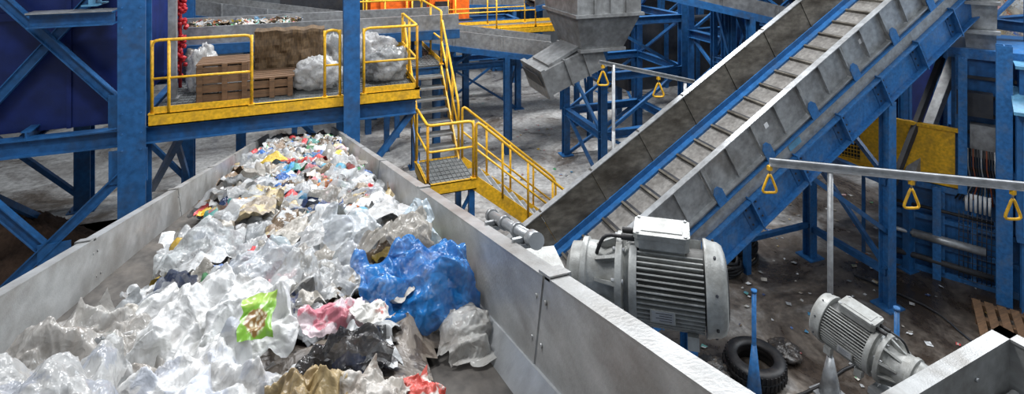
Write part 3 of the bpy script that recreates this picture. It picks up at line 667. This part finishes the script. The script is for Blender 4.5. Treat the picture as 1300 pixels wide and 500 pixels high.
# ------------------------------------------------------------ geared motors
def motor(name,p_cowl,p_fl,R,mount=None,box_up=(0,0,1)):
    p0=V(p_cowl);p1=V(p_fl); ax=(p1-p0); L=ax.length; ax.normalize(); up=V(box_up); up=(up-ax*up.dot(ax)).normalized(); sd=ax.cross(up)
    M=Matrix((( ax.x,sd.x,up.x,p0.x),(ax.y,sd.y,up.y,p0.y),(ax.z,sd.z,up.z,p0.z),(0,0,0,1)))
    b=B(name); b.M=M
    def lathe(prof,mat,seg=44):
        vs=[];fs=[]
        for x,r in prof:
            for k in range(seg):
                t=2*math.pi*k/seg; vs.append((x,r*math.cos(t),r*math.sin(t)))
        for j in range(len(prof)-1):
            for k in range(seg): fs.append((j*seg+k,(j+1)*seg+k,(j+1)*seg+(k+1)%seg,j*seg+(k+1)%seg))
        b.add(vs,fs,mat,True)
    lathe([(0,0.0),(0,R*.3),(0,R*.78),(.008,R*.93),(.022,R*.99),(.03,R),(L*.14,R*1.02),(L*.165,R*1.05),(L*.19,R*1.05),(L*.19,R*.80)],MOTOR)
    for r in(.18,.34,.5,.66): 
        b.pipe([(-.002,R*r*math.cos(t*math.pi/12),R*r*math.sin(t*math.pi/12)) for t in range(24)],R*.018,DARK,6,closed=True,bend=0)
    lathe([(L*.15,R*.80),(L*.84,R*.80)],MGAP)
    nf=50
    for k in range(nf):
        t=2*math.pi*k/nf; c,s=math.cos(t),math.sin(t)
        if s>.93: continue
        ro=R*.985
        w=.0021*R/.13
        vs=[]
        for x in(L*.205,L*.80):
            for r,q in((R*.77,-w*1.7),(R*.77,w*1.7),(ro,w),(ro,-w)): vs.append((x,c*r-s*q,s*r+c*q))
        b.add(vs,[(0,1,2,3),(7,6,5,4),(0,4,5,1),(1,5,6,2),(2,6,7,3),(3,7,4,0)],MOTOR)
    lathe([(L*.80,R*.78),(L*.80,R*1.0),(L*.87,R*.99),(L*.88,R*.80),(L*.92,R*.74),(L*.94,R*1.0),(L*1.0,R*1.0),(L*1.0,R*.75),(L*1.12,R*.62),(L*1.2,R*.72),(L*1.28,R*.72),(L*1.29,R*.78),(L*1.34,R*.78),(L*1.35,R*.66),(L*1.45,R*.64),(L*1.5,R*.3),(L*1.5,0)],MOTOR)
    for k in range(10):
        t=2*math.pi*(k+.5)/10; c,s=math.cos(t),math.sin(t)
        b.add([(L*1.0,c*R*.98-s*.006,s*R*.98+c*.006),(L*1.0,c*R*.98+s*.006,s*R*.98-c*.006),(L*1.0,c*R*.66,s*R*.66),(L*1.2,c*R*.74-s*.005,s*R*.74+c*.005),(L*1.2,c*R*.74+s*.005,s*R*.74-c*.005),(L*1.2,c*R*.6,s*R*.6)],[(0,1,2),(5,4,3),(0,3,4,1),(1,4,5,2),(2,5,3,0)],MOTOR)
    for k in range(8):
        t=2*math.pi*(k+.5)/8; c,s=math.cos(t),math.sin(t)
        b.tube((L*.92,c*R*.9,s*R*.9),(L*1.03,c*R*.9,s*R*.9),R*.055,GALV,6)
        b.tube((L*.785,c*R*.90,s*R*.90),(L*.81,c*R*.90,s*R*.90),R*.05,GALV,6)
        b.tube((L*.1,c*R*1.0,s*R*1.0),(L*.1,c*R*1.05,s*R*1.05),R*.035,DARK,6)
    b.box((L*.36,-R*.34,R*.72),(L*.78,R*.34,R*.98),MOTOR)
    b.prism([(L*.32,-R*.36),(L*.36,-R*.44),(L*.78,-R*.44),(L*.82,-R*.36),(L*.82,R*.36),(L*.78,R*.44),(L*.36,R*.44),(L*.32,R*.36)],(0,0,R*.98),(0,0,R*1.20),(1,0,0),(0,1,0),MOTOR)
    b.prism([(L*.31,-R*.38),(L*.35,-R*.46),(L*.79,-R*.46),(L*.83,-R*.38),(L*.83,R*.38),(L*.79,R*.46),(L*.35,R*.46),(L*.31,R*.38)],(0,0,R*1.21),(0,0,R*1.33),(1,0,0),(0,1,0),MOTOR)
    b.prism([(L*.38,-R*.28),(L*.76,-R*.28),(L*.76,R*.28),(L*.38,R*.28)],(0,0,R*1.33),(0,0,R*1.35),(1,0,0),(0,1,0),MOTOR)
    for i in(.35,.79):
        for j in(-.38,.38): b.tube((L*i,R*j,R*1.33),(L*i,R*j,R*1.36),R*.04,GALV,8)
    for j in(-.2,.12): b.tube((L*.82,R*j,R*1.09),(L*.95,R*j,R*1.09),R*.08,BLACK,10)
    b.pipe([(L*.94,-R*.2,R*1.09),(L*1.12,-R*.2,R*1.09),(L*1.2,-R*.3,R*.6),(L*1.3,-R*.4,-R*.5)],R*.045,BLACK,8,bend=.04)
    for sg in(-1,1):
        b.box((L*.46,min(sg*R*.86,sg*R*.995),-R*.40),(L*.68,max(sg*R*.86,sg*R*.995),-R*.10),MOTOR)
        b.box((L*.475,min(sg*R*.99,sg*R*1.0),-R*.37),(L*.665,max(sg*R*.99,sg*R*1.0),-R*.13),ALU)
        for q in range(4): b.box((L*.49,min(sg*R*.998,sg*R*1.003),-R*(.34-.055*q)),(L*(.60+.03*(q%2)),max(sg*R*.998,sg*R*1.003),-R*(.325-.055*q)),DARK)
        for x in(.26,.7): b.box((L*x,min(sg*R*.55,sg*R*.85),-R*1.02),(L*(x+.1),max(sg*R*.55,sg*R*.85),-R*.7),MOTOR)
    b.M=None
    if mount: mount(b,p0,p1,ax,L)
    return b.build(bevel=.0015)
def mnt1(b,p0,p1,ax,L):
    e=p1+ax*L*.3
    b.beam(e+V((-.1,0,-.05)),V((.50,e.y+.05,e.z-.05)),.2,.2,MOTOR); b.box((.502,e.y-.1,e.z-.22),(.52,e.y+.25,e.z+.12),GALV)
    b.beam(p1+V((0,.0,-.16)),V((.5,e.y,e.z-.25)),.1,.04,GALV)
motor('geared_motor',(1.27,1.435,4.85),(.993,1.64,4.84),.134,mnt1)
def mnt2(b,p0,p1,ax,L):
    b.tube(p1+ax*L*.3,p1+ax*L*.3+V((.02,-.05,-.02)),.09,MOTOR,20)
    b.beam(p1+V((0,.05,-.15)),V((p1.x+.05,1.6,p1.z-.2)),.2,.03,GALV); b.box((p1.x-.2,1.6,p1.z-.35),(p1.x+.25,1.615,p1.z+.1),GALV)
motor('geared_motor',(2.72,2.33,3.86),(2.79,1.98,3.82),.122,mnt2)

# ------------------------------------------------------------ chute bottom right
b=B('transfer_chute')
zt=4.185
b.M=Matrix.Translation((3.0,1.62,0))@Matrix.Rotation(math.radians(5),4,'Z')@Matrix.Translation((-3.03,-1.62,0))
b.box((1.3,1.55,3.2),(3.0,1.575,zt),GALV2); b.box((1.28,1.545,zt-.004),(3.03,1.61,zt+.008),GALV2); b.box((1.3,1.60,zt-.06),(3.03,1.61,zt),GALV2)
b.box((2.975,-.3,3.2),(3.0,1.55,zt),GALV2); b.box((2.965,-.3,zt-.004),(3.03,1.61,zt+.008),GALV2)
b.box((1.3,-.3,3.2),(1.33,1.55,zt),GALV2); b.box((1.3,-.3,3.2),(3.0,-.27,zt),GALV2)
b.add([(1.33,-.27,3.55),(2.97,-.27,3.4),(2.97,1.55,3.4),(1.33,1.55,3.55)],[(0,1,2,3)],RUBBER)
b.box((2.35,1.53,3.88),(2.9,1.55,3.94),DARK); b.box((2.3,1.52,3.86),(2.95,1.55,3.872),GALV); b.tube((2.25,1.52,3.96),(2.96,1.52,3.96),.022,GALV,12)
for x in(1.7,2.2,2.7): b.tube((x,1.55,4.1),(x,1.54,4.1),.01,GALV,8)
for x in(1.4,2.9):
    for y in(-.2,1.45): b.beam((x,y,0),(x,y,3.2),.12,.12,BLUE); b.cbox((x,y,.01),(.25,.25,.02),BLUE)
b.box((1.3,-.3,3.1),(3.0,1.55,3.2),BLUE)
b.build()

# ------------------------------------------------------------ pull-cord rails with yellow handles
def handle(b,p,z=0.):
    p=V(p); b.tube(p,p-V((0,0,.08)),.012,GALV,8)
    b.pipe([p+V((0,0,-.06)),p+V((.10,-.04,-.33)),p+V((-.10,.04,-.33))],.017,YEL,8,closed=True,bend=.06)
    b.cbox(p+V((0,0,.0)),(.05,.05,.06),YEL)
b=B('pull_handle_rail')
A=V((5.79,5.72,2.96));Bp=V((9.3,3.27,2.96))
b.ch(A,Bp,.06,.10,ALU,side=1); b.beam(A+V((0,0,.03)),Bp+V((0,0,.03)),.05,.012,ALU)
for t in(.0,.385,.635): handle(b,A.lerp(Bp,t)-V((0,0,.08)))
p=A.lerp(Bp,.17); b.tube((p.x,p.y,.02),(p.x,p.y,2.9),.035,GALV,12); b.tube((p.x,p.y,0),(p.x,p.y,.5),.14,GALV,14,r2=.04); b.cbox((p.x,p.y,.01),(.35,.35,.02),GALV)
p=A.lerp(Bp,.85); b.tube((p.x,p.y,.02),(p.x,p.y,2.9),.035,GALV,12); b.cbox((p.x,p.y,.01),(.35,.35,.02),GALV)
b.build()
b=B('pull_handle_rail')
A=V((4.72,8.42,3.8));Bp=V((6.35,7.95,3.42))
b.ch(A,Bp,.05,.07,GALV,side=1)
for t in(.04,.62): handle(b,A.lerp(Bp,t)-V((0,0,.06)))
p=A.lerp(Bp,.15); b.tube((p.x,p.y,.02),(p.x,p.y,3.75),.03,GALV,12); b.tube((p.x,p.y,0),(p.x,p.y,2.6),.07,GALV,12,r2=.03)
p=A.lerp(Bp,.9); b.tube((p.x,p.y,.02),(p.x,p.y,3.4),.03,GALV,12)
b.build()
for (x,y,h) in[(5.36,5.55,1.42),(6.55,4.55,1.55)]:
    b=B('blue_bollard_post'); b.tube((x,y,0),(x,y,h),.028,BLUE2,12); b.tube((x,y,.0),(x,y,.75),.11,BLUE2,14,r2=.03); b.cbox((x,y,.01),(.34,.34,.02),BLUE2)
    b.tube((x,y,h),(x,y,h+.03),.036,BLUE2,12); b.build()
def coil(name,c,R,r,k,mat):
    b=B(name)
    for i in range(k):
        rr=R*(1-.06*random.random()); ox,oy=random.uniform(-.04,.04),random.uniform(-.04,.04)
        b.pipe([V(c)+V((ox+rr*math.cos(t*math.pi/12),oy+rr*math.sin(t*math.pi/12),r+i*r*1.5+.02*math.sin(t+i))) for t in range(24)],r,mat,7,closed=True,bend=0)
    b.build()
coil('black_hose_coil',(7.55,8.25,0),.34,.03,8,BLACK); coil('black_hose_coil',(7.0,7.95,0),.26,.03,5,BLACK)
def tyre(x,y,R,z=0):
    b=B('rubber_tyre'); n=40; prof=[(.60,.0),(.62,-.5),(.8,-.62),(.97,-.5),(1.,-.3),(1.,.3),(.97,.5),(.8,.62),(.62,.5),(.60,.0),(.66,.0)]
    h=.11; vs=[];fs=[];m_=len(prof)
    for k in range(n):
        t=2*math.pi*k/n
        for (r,q) in prof: vs.append((x+R*r*math.cos(t),y+R*r*math.sin(t),z+h*.62+h*q))
    for k in range(n):
        for j in range(m_-1): fs.append((k*m_+j,((k+1)%n)*m_+j,((k+1)%n)*m_+j+1,k*m_+j+1))
    b.add(vs,fs,BLACK,True)
    for k in range(n): 
        t=2*math.pi*(k+.5)/n; c=V((x+R*math.cos(t),y+R*math.sin(t),z+h*.62)); b.beam(c-V((0,0,h*.35)),c+V((0,0,h*.35)),.02,.02,BLACK)
    b.build()
tyre(5.75,5.95,.40); tyre(5.72,5.9,.38,.14)
big_bag('black_refuse_sack',(5.0,6.0,0),.3,.25,.16,55,(.02,.02,.02),0); big_bag('black_refuse_sack',(6.35,6.0,0),.2,.2,.10,65,(.035,.03,.027),0)
b=B('floor_hose'); b.pipe([(4.3,6.8,.02),(4.6,6.4,.02),(5.0,5.5,.02),(6.2,5.4,.02),(7.3,5.6,.02),(8.1,5.0,.02),(9.2,4.6,.02)],.018,BLACK,6,bend=.4)
b.pipe([(9.0,7.0,.02),(9.4,5.9,.02),(9.1,5.2,.02),(9.3,4.2,.02)],.015,DARK,6,bend=.4); b.build()
b=B('wooden_pallet'); b.M=Matrix.Translation((10.0,5.0,0))@Matrix.Rotation(-.95,4,'Z')
for y in(-.5,0,.42): b.box((-.6,y,0.0),(.6,y+.1,.10),WOOD)
for i in range(8): b.box((-.6+i*.155,-.5,.10),(-.49+i*.155,.52,.125),WOOD)
b.build()
b=B('rusty_stub_post'); b.tube((8.0,4.55,0),(8.0,4.55,.55),.06,RUST,12); b.cbox((8.0,4.55,.01),(.2,.2,.02),RUST); b.build()
b=W('floor_litter')
for i in range(700):
    x=random.uniform(4.0,12);y=random.uniform(3.5,20); s=random.uniform(.02,.07); a=random.uniform(0,6)
    vs=[V((x+s*math.cos(a+t)*random.uniform(.6,1.2),y+s*math.sin(a+t)*random.uniform(.6,1.2),.008+random.random()*.015)) for t in(0,1.57,3.14,4.71)]
    b.add(vs,[(0,1,2,3)],0,rc(),rc())
b.build()

# ------------------------------------------------------------ baler machine (right)
e1=V((.52,-.855,0)).normalized(); e2=V((e1.y*-1,e1.x,0))
MM=Matrix(((e1.x,e2.x,0,10.1),(e1.y,e2.y,0,6.98),(0,0,1,0),(0,0,0,1)))
b=B('baling_press'); b.M=MM
b.box((-.25,.05,0),(5,2.2,1.62),BLUE); b.box((.75,.25,1.62),(5,2.2,3.95),BLUE)
b.box((-.3,.0,0),(5,.07,.1),BLUE2); b.box((-.3,-.03,1.5),(5,.07,1.60),BLUE2); b.box((.7,.15,3.85),(5,2.3,4.02),BLUE2)
for i in range(9):
    x=-.25+i*.42; b.box((x,-.06,.1),(x+.07,.06,1.5),BLUE2)
for z in(.5,.95): b.box((-.25,-.03,z),(5,.06,z+.08),BLUE2)
for i in range(5):
    x=.8+i*.6; b.box((x,.1,1.62),(x+.09,.26,3.9),BLUE2)
for i in range(6): b.box((.9,.2,1.9+i*.32),(4.6,.26,1.95+i*.32),DARK)
b.ib((1.42,-.25,0),(1.42,-.25,4.2),.2,.2,BLUE2,.02)
b.ib((.55,-.1,0),(.55,-.1,1.6),.12,.12,BLUE2,.02); b.ib((.9,-.12,1.6),(.9,-.12,3.9),.12,.12,BLUE2,.02)
b.box((1.0,.05,2.2),(1.35,.24,2.75),GALV); b.box((.82,.0,2.9),(1.3,.2,3.3),DARK)
for i in range(14):
    x=.90+i*.035; b.pipe([(x,.0,2.35),(x,-.06,2.05),(x+.05,-.08,1.75),(x+.02*i-.1,-.05,1.45)],.012,[BLACK,DARK,GALV,BLACK,RUST][i%5],6,bend=.05)
for i in range(6): b.tube((.95+i*.06,-.08,1.3),(.95+i*.06,-.08,1.6),.022,WHITE,8)
b.tube((-.3,-.12,.3),(1.3,-.12,.3),.05,DARK,10); b.tube((-.2,-.12,1.2),(1.3,-.12,1.2),.03,BLACK,8)
b.tube((.2,-.14,.7),(1.2,-.14,.7),.07,GALV,14); b.tube((-.2,-.14,.7),(.2,-.14,.7),.035,ALU,12)
for i in range(10): b.tube((.85+i*.06,-.14,.15),(.85+i*.06,-.14,1.3),.006,DARK,5)
for i in range(12): b.tube((.85,-.14,.15+i*.1),(1.4,-.14,.15+i*.1),.006,DARK,5)
b.beam((1.42,-.25,2.2),(2.6,-.3,1.4),.1,.1,BLUE)
b.build()
b=B('yellow_guard_panel'); b.M=MM
b.box((-1.35,.0,1.66),(.80,.04,2.6),YEL); b.box((-1.4,-.03,1.62),(.84,.05,1.68),YEL); b.box((-1.4,-.03,2.58),(.84,.05,2.64),YEL)
b.box((-1.2,-.008,1.75),(-.6,.002,2.35),BLACK)
for i in range(12): b.beam((-1.2+i*.05,-.015,1.75+.0),(-1.2+i*.05+.0,-.015,2.35),.008,.01,YEL,up=(0,1,0))
for i in range(9): b.beam((-1.2,-.018,1.78+i*.07),(-.6,-.018,1.78+i*.07),.008,.012,YEL)
for x in(-1.37,-.55,.1,.78): b.beam((x,.06,0),(x,.06,2.64),.06,.06,BLUE)
b.build()
b=B('feed_hopper'); b.M=MM
b.add([(.95,.3,4.02),(1.35,.3,4.02),(1.35,1.5,4.02),(.95,1.5,4.02),(.75,.1,6.2),(1.4,.1,6.2),(1.4,1.8,6.2),(.75,1.8,6.2)],[(0,1,5,4),(1,2,6,5),(2,3,7,6),(3,0,4,7)],GALV)
for z in(4.3,4.8,5.4): b.box((.84,.08,z),(1.4,.25,z+.06),GALV)
b.build()
b=B('control_cabinet'); b.M=MM
b.box((1.55,-.62,1.2),(2.9,-.1,3.25),BLUE); b.prism([(-.8,3.22),(-.8,3.27),(-.05,3.52),(-.05,3.46)],(1.50,0,0),(2.95,0,0),(0,1,0),(0,0,1),LBLUE); b.box((1.62,-.64,1.3),(2.2,-.62,3.1),BLUE2); b.box((2.26,-.64,1.3),(2.85,-.62,3.1),BLUE2)
b.box((1.6,-.3,3.4),(2.9,.1,3.85),BLUE); b.box((1.55,-.35,3.85),(2.95,.15,3.9),LBLUE)
b.tube((2.17,-.66,2.0),(2.17,-.66,2.3),.015,BLACK,8)
for x in(1.65,2.8):
    for y in(-.55,-.2): b.beam((x,y,0),(x,y,1.2),.08,.08,BLUE)
b.build()
b=B('diagonal_strut'); b.beam((11.3,6.75,3.75),(10.08,6.80,1.55),.17,.12,GALV); b.beam((10.9,6.75,3.75),(9.7,6.80,1.6),.08,.10,DARK); b.beam((10.08,6.8,0),(10.08,6.8,1.6),.12,.12,BLUE); b.cbox((10.08,6.8,.01),(.24,.24,.02),BLUE); b.build()

# ------------------------------------------------------------ hopper with chute
b=B('discharge_hopper')
def frus(b,lo,hi,z0,z1,mat):
    (ax0,ay0,ax1,ay1),(bx0,by0,bx1,by1)=lo,hi
    b.add([(ax0,ay0,z0),(ax1,ay0,z0),(ax1,ay1,z0),(ax0,ay1,z0),(bx0,by0,z1),(bx1,by0,z1),(bx1,by1,z1),(bx0,by1,z1)],[(3,2,1,0),(4,5,6,7),(0,1,5,4),(1,2,6,5),(2,3,7,6),(3,0,4,7)],mat)
HG=surf('hopper_weathered_steel',(.22,.225,.225),.45,.4,dirt=(.08,.075,.07),amt=.7,ds=2.5,lo=.42,vary=.25)
frus(b,(4.95,9.5,5.85,10.5),(4.75,9.3,6.15,10.8),3.75,4.45,HG); b.box((4.75,9.3,4.45),(6.15,10.8,6.3),HG)
b.box((4.7,9.25,4.42),(6.2,10.85,4.48),HG); b.box((4.9,9.45,3.72),(5.9,10.55,3.78),HG)
for x in(5.1,5.45,5.8): b.box((x,9.27,4.48),(x+.04,9.3,6.3),HG)
d1=V((5.45,10.0,3.65));d2=V((4.2,10.0,3.17)); b.beam(d1,d2,.95,.5,HG); b.beam(d2+V((.06,0,.02)),d2-V((.02,0,.01)),1.05,.6,HG)
b.beam(d2-V((.03,0,.01)),d2-V((.035,0,.013)),.85,.42,DARK)
b.beam(d1+V((-.15,0,.32)),d2+V((.1,0,.32)),.8,.06,HG)
for t in(.3,.6): c=d1.lerp(d2,t); b.beam(c,c+(d2-d1).normalized()*.03,1.0,.55,HG)
for x,y in((4.9,9.4),(6.05,9.4),(4.9,10.7),(6.05,10.7)): b.beam((x,y,6.3),(x,y,8),.1,.1,BLUE)
b.build()
# ------------------------------------------------------------ background steel structures
def tower(name,x0,x1,y0,y1,zs,w=.16,mat=BLUE,br=True,nx=1):
    b=B(name)
    xsn=[x0+(x1-x0)*i/nx for i in range(nx+1)]
    for x in xsn:
        for y in(y0,y1): b.ib((x,y,0),(x,y,zs[-1]),w,w,mat,.016); b.cbox((x,y,.01),(w*2,w*2,.02),mat)
    for z in zs:
        for y in(y0,y1): b.ib((x0,y,z),(x1,y,z),w*.9,w*1.1,mat,.015)
        for x in xsn: b.ib((x,y0,z),(x,y1,z),w*.9,w*1.1,mat,.015)
    if br:
        lo=0
        for k,z in enumerate(zs):
            for i in range(nx):
                a,c=xsn[i],xsn[i+1]
                if (k+i)%2: b.beam((a,y0,lo),(c,y0,z),.07,.07,mat)
                else: b.beam((c,y0,lo),(a,y0,z),.07,.07,mat)
                b.beam((a,y1,lo),(c,y1,z),.07,.07,mat)
            b.beam((x0,y0,lo),(x0,y1,z),.07,.07,mat); b.beam((x1,y1,lo),(x1,y0,z),.07,.07,mat)
            lo=z
    return b.build()
tower('hopper_support_frame',6.6,8.9,11.6,13.6,[1.2,2.6,3.9,5.6],.17)
tower('blue_support_frame',4.4,6.8,17.8,19,[1.6,3.0],.18)
tower('blue_support_frame',10.2,15.2,10.8,13.0,[1.6,3.2,4.8,6.6],.2,nx=2)
tower('blue_support_frame',10.5,18.5,16.2,18.5,[2.4,4.2,6.2],.2,nx=3)
tower('blue_support_frame',14.5,19,6.8,8.0,[2.0,4.0,6.5],.2,nx=1)
tower('blue_support_frame',9.2,9.9,10.2,10.8,[1.5,3.0,4.5,6.0],.12)
def trough(name,p,q,wd,h,legs=(.2,.5,.8),mat=GALV):
    b=B(name); p=V(p);q=V(q);d=(q-p).normalized(); r=d.cross(V((0,0,1))).normalized()
    for s in(-1,1): b.beam(p+r*s*wd/2,q+r*s*wd/2,.03,h,mat); b.beam(p+r*s*(wd/2+.03)-V((0,0,h*.6)),q+r*s*(wd/2+.03)-V((0,0,h*.6)),.08,.16,BLUE)
    b.beam(p-V((0,0,h*.1)),q-V((0,0,h*.1)),wd,.03,RUBBER); b.beam(p-V((0,0,h*.5)),q-V((0,0,h*.5)),wd,.03,DARK)
    k=int((q-p).length/1.2)
    for i in range(k+1):
        c=p.lerp(q,i/k)
        for s in(-1,1): b.beam(c+r*s*(wd/2+.03)-V((0,0,h*.5)),c+r*s*(wd/2+.03)+V((0,0,h*.5)),.05,.04,mat,up=d)
    for t in legs:
        c=p.lerp(q,t)
        for s in(-1,1): e=c+r*s*(wd/2+.03); b.ib((e.x,e.y,0),(e.x,e.y,e.z-h*.6),.14,.14,BLUE,.014)
        a=c+r*(wd/2+.03);f=c-r*(wd/2+.03); b.beam((a.x,a.y,.3),(f.x,f.y,c.z-h),.06,.06,BLUE)
    return b.build()
trough('background_conveyor',(-4.5,19.0,4.1),(6.4,14.2,2.85),1.0,.45,(.15,.4,.62,.9))
trough('background_conveyor',(6.2,15.2,4.1),(14.6,14.4,5.6),1.0,.4,(.2,.8),HG)
trough('background_conveyor',(7.2,10.3,4.9),(13.8,9.3,3.3),.9,.35,(.3,.9),HG)
trough('background_conveyor',(2.5,22.,3.6),(16,21,3.0),1.2,.5,(.1,.4,.7,.95),HG)
trough('background_conveyor',(9.5,9.9,7.2),(17.5,14.5,2.5),1.0,.5,(.9,),HG)
b=B('orange_shredder')
b.box((1.9,18.3,3.0),(5.2,20.3,5.4),ORG); b.box((1.8,18.2,3.0),(5.3,20.4,3.12),DARK)
for x in(2.2,3.0,3.8,4.6): b.box((x,18.2,3.2),(x+.12,18.3,5.2),ORG)
b.box((3.2,18.18,3.4),(3.7,18.25,3.9),DARK); b.box((4.0,18.22,3.3),(4.5,18.27,3.75),BLACK)
for x in(2.0,5.1):
    for y in(18.4,20.2): b.ib((x,y,0),(x,y,3.0),.2,.2,BLUE)
b.build()
b=B('rear_walkway')
b.box((1.5,16.6,2.9),(8.4,17.6,3.0),GRATE); b.ch((1.5,16.57,2.92),(8.4,16.57,2.92),.07,.2,YEL,side=-1)
railing(b,[(1.6,16.6,3.0),(8.3,16.6,3.0)],1.1,1.3); railing(b,[(1.6,17.55,3.0),(8.3,17.55,3.0)],1.1,1.3)
for x in(1.7,3.2,8.2): b.ib((x,17.1,0),(x,17.1,2.9),.18,.18,BLUE)
b.build()
b=B('rear_sorting_machine')
b.box((9.2,14.6,1.2),(14.5,15.8,3.2),DARK); b.box((15.5,10.5,.6),(18.5,13.5,4.5),DBLUE); b.box((11,19,0),(20,21,5.5),DARK); b.box((-1,22.8,0),(3,24,4),DARK)
for x,y in((9.4,14.5),(14.1,14.5),(9.4,15.6),(14.1,15.6)): b.box((x,y,.0),(x+.2,y+.2,1.2),BLUE)
for i in range(7): b.box((15.45,10.6+i*.45,.7),(15.5,10.68+i*.45,4.4),BLUE)
for i in range(3): b.box((15.5+i*1.1,10.42,.6),(15.6+i*1.1,10.5,4.5),BLUE)
for x,y in((15.7,10.7),(18.2,10.7),(15.7,13.2),(18.2,13.2)): b.box((x-.1,y-.1,0),(x+.1,y+.1,.6),BLUE)
for i in range(5): b.box((9.3+i*1.2,14.5,1.2),(9.4+i*1.2,14.6,3.2),BLUE)
b.build()
b=B('waste_container')
b.box((7.6,23,.0),(10,25,2.6),BLUE); 
for i in range(6): b.box((7.7+i*.4,22.92,0.1),(7.8+i*.4,23,2.5),BLUE2)
b.build()
def mound(name,c,rx,ry,h,mat,cols=False):
    w=W(name); n=60;vs=[];fs=[];cs=[]
    for j in range(n):
        for i in range(n):
            u=-1+2*i/(n-1);v=-1+2*j/(n-1); r=math.hypot(u,v)
            z=h*max(0,1-r**1.5)*(1+.35*NZ(V((u*5,v*5,3))))+.18*h*max(0,(1-r))**.5*NZ(V((u*25,v*25,7)))
            vs.append(V((c[0]+u*rx,c[1]+v*ry,max(-.01,z)))); cs.append(rc() if cols else (.1,.07,.05))
    fs=[(j*n+i,j*n+i+1,(j+1)*n+i+1,(j+1)*n+i) for j in range(n-1) for i in range(n-1)]
    w.add(vs,fs,0,cs,(.4,.36,.3) if cols else (.06,.04,.03)); w.build((mat,))
mound('waste_mountain',(23.2,11.5),4.2,6,4.4,W_OP,True)
mound('dirt_heap',(-5.2,12.6),1.5,1.2,.9,SOIL)

# ------------------------------------------------------------ light
wd=bpy.data.worlds.new('hall_daylight'); scene.world=wd; wd.use_nodes=True
bg=wd.node_tree.nodes['Background']; bg.inputs[0].default_value=(.80,.89,1,1); bg.inputs[1].default_value=.5
def area(name,loc,sx,sy,e,col=(.97,.98,1),rot=(0,0,0)):
    l=bpy.data.lights.new(name,'AREA'); l.shape='RECTANGLE'; l.size=sx; l.size_y=sy; l.energy=e; l.color=col
    o=bpy.data.objects.new(name,l); o.location=loc; o.rotation_euler=rot; scene.collection.objects.link(o)
area('added_overhead_light',(-2,4,10.5),2,1,400); area('added_overhead_light',(5,7,10.5),2,1,720); area('added_overhead_light',(7,15,10.5),3,1.5,1400)  # area lights added overhead for soft shaping, no fixtures in view
area('added_overhead_light',(-1,13,10.5),2,1,550); area('added_overhead_light',(13,6,10.5),2,1,650); area('added_overhead_light',(2.5,1.5,10),1.5,.8,180)
area('added_cool_side_light',(18,2,10),6,2,1300,(.85,.93,1),(0,math.radians(40),0))  # added cool area light from the upper right, unseen source

# ------------------------------------------------------------ camera (lens-shifted wide angle, level)
cam=bpy.data.cameras.new('camera'); co=bpy.data.objects.new('camera',cam); scene.collection.objects.link(co)
cam.sensor_fit='HORIZONTAL'; cam.sensor_width=36; cam.lens=36*700/1300; cam.shift_y=-333/1300; cam.clip_start=.05; cam.clip_end=200
co.location=(0,0,6); co.rotation_euler=(math.radians(90),0,-math.atan(259/700))
scene.camera=co
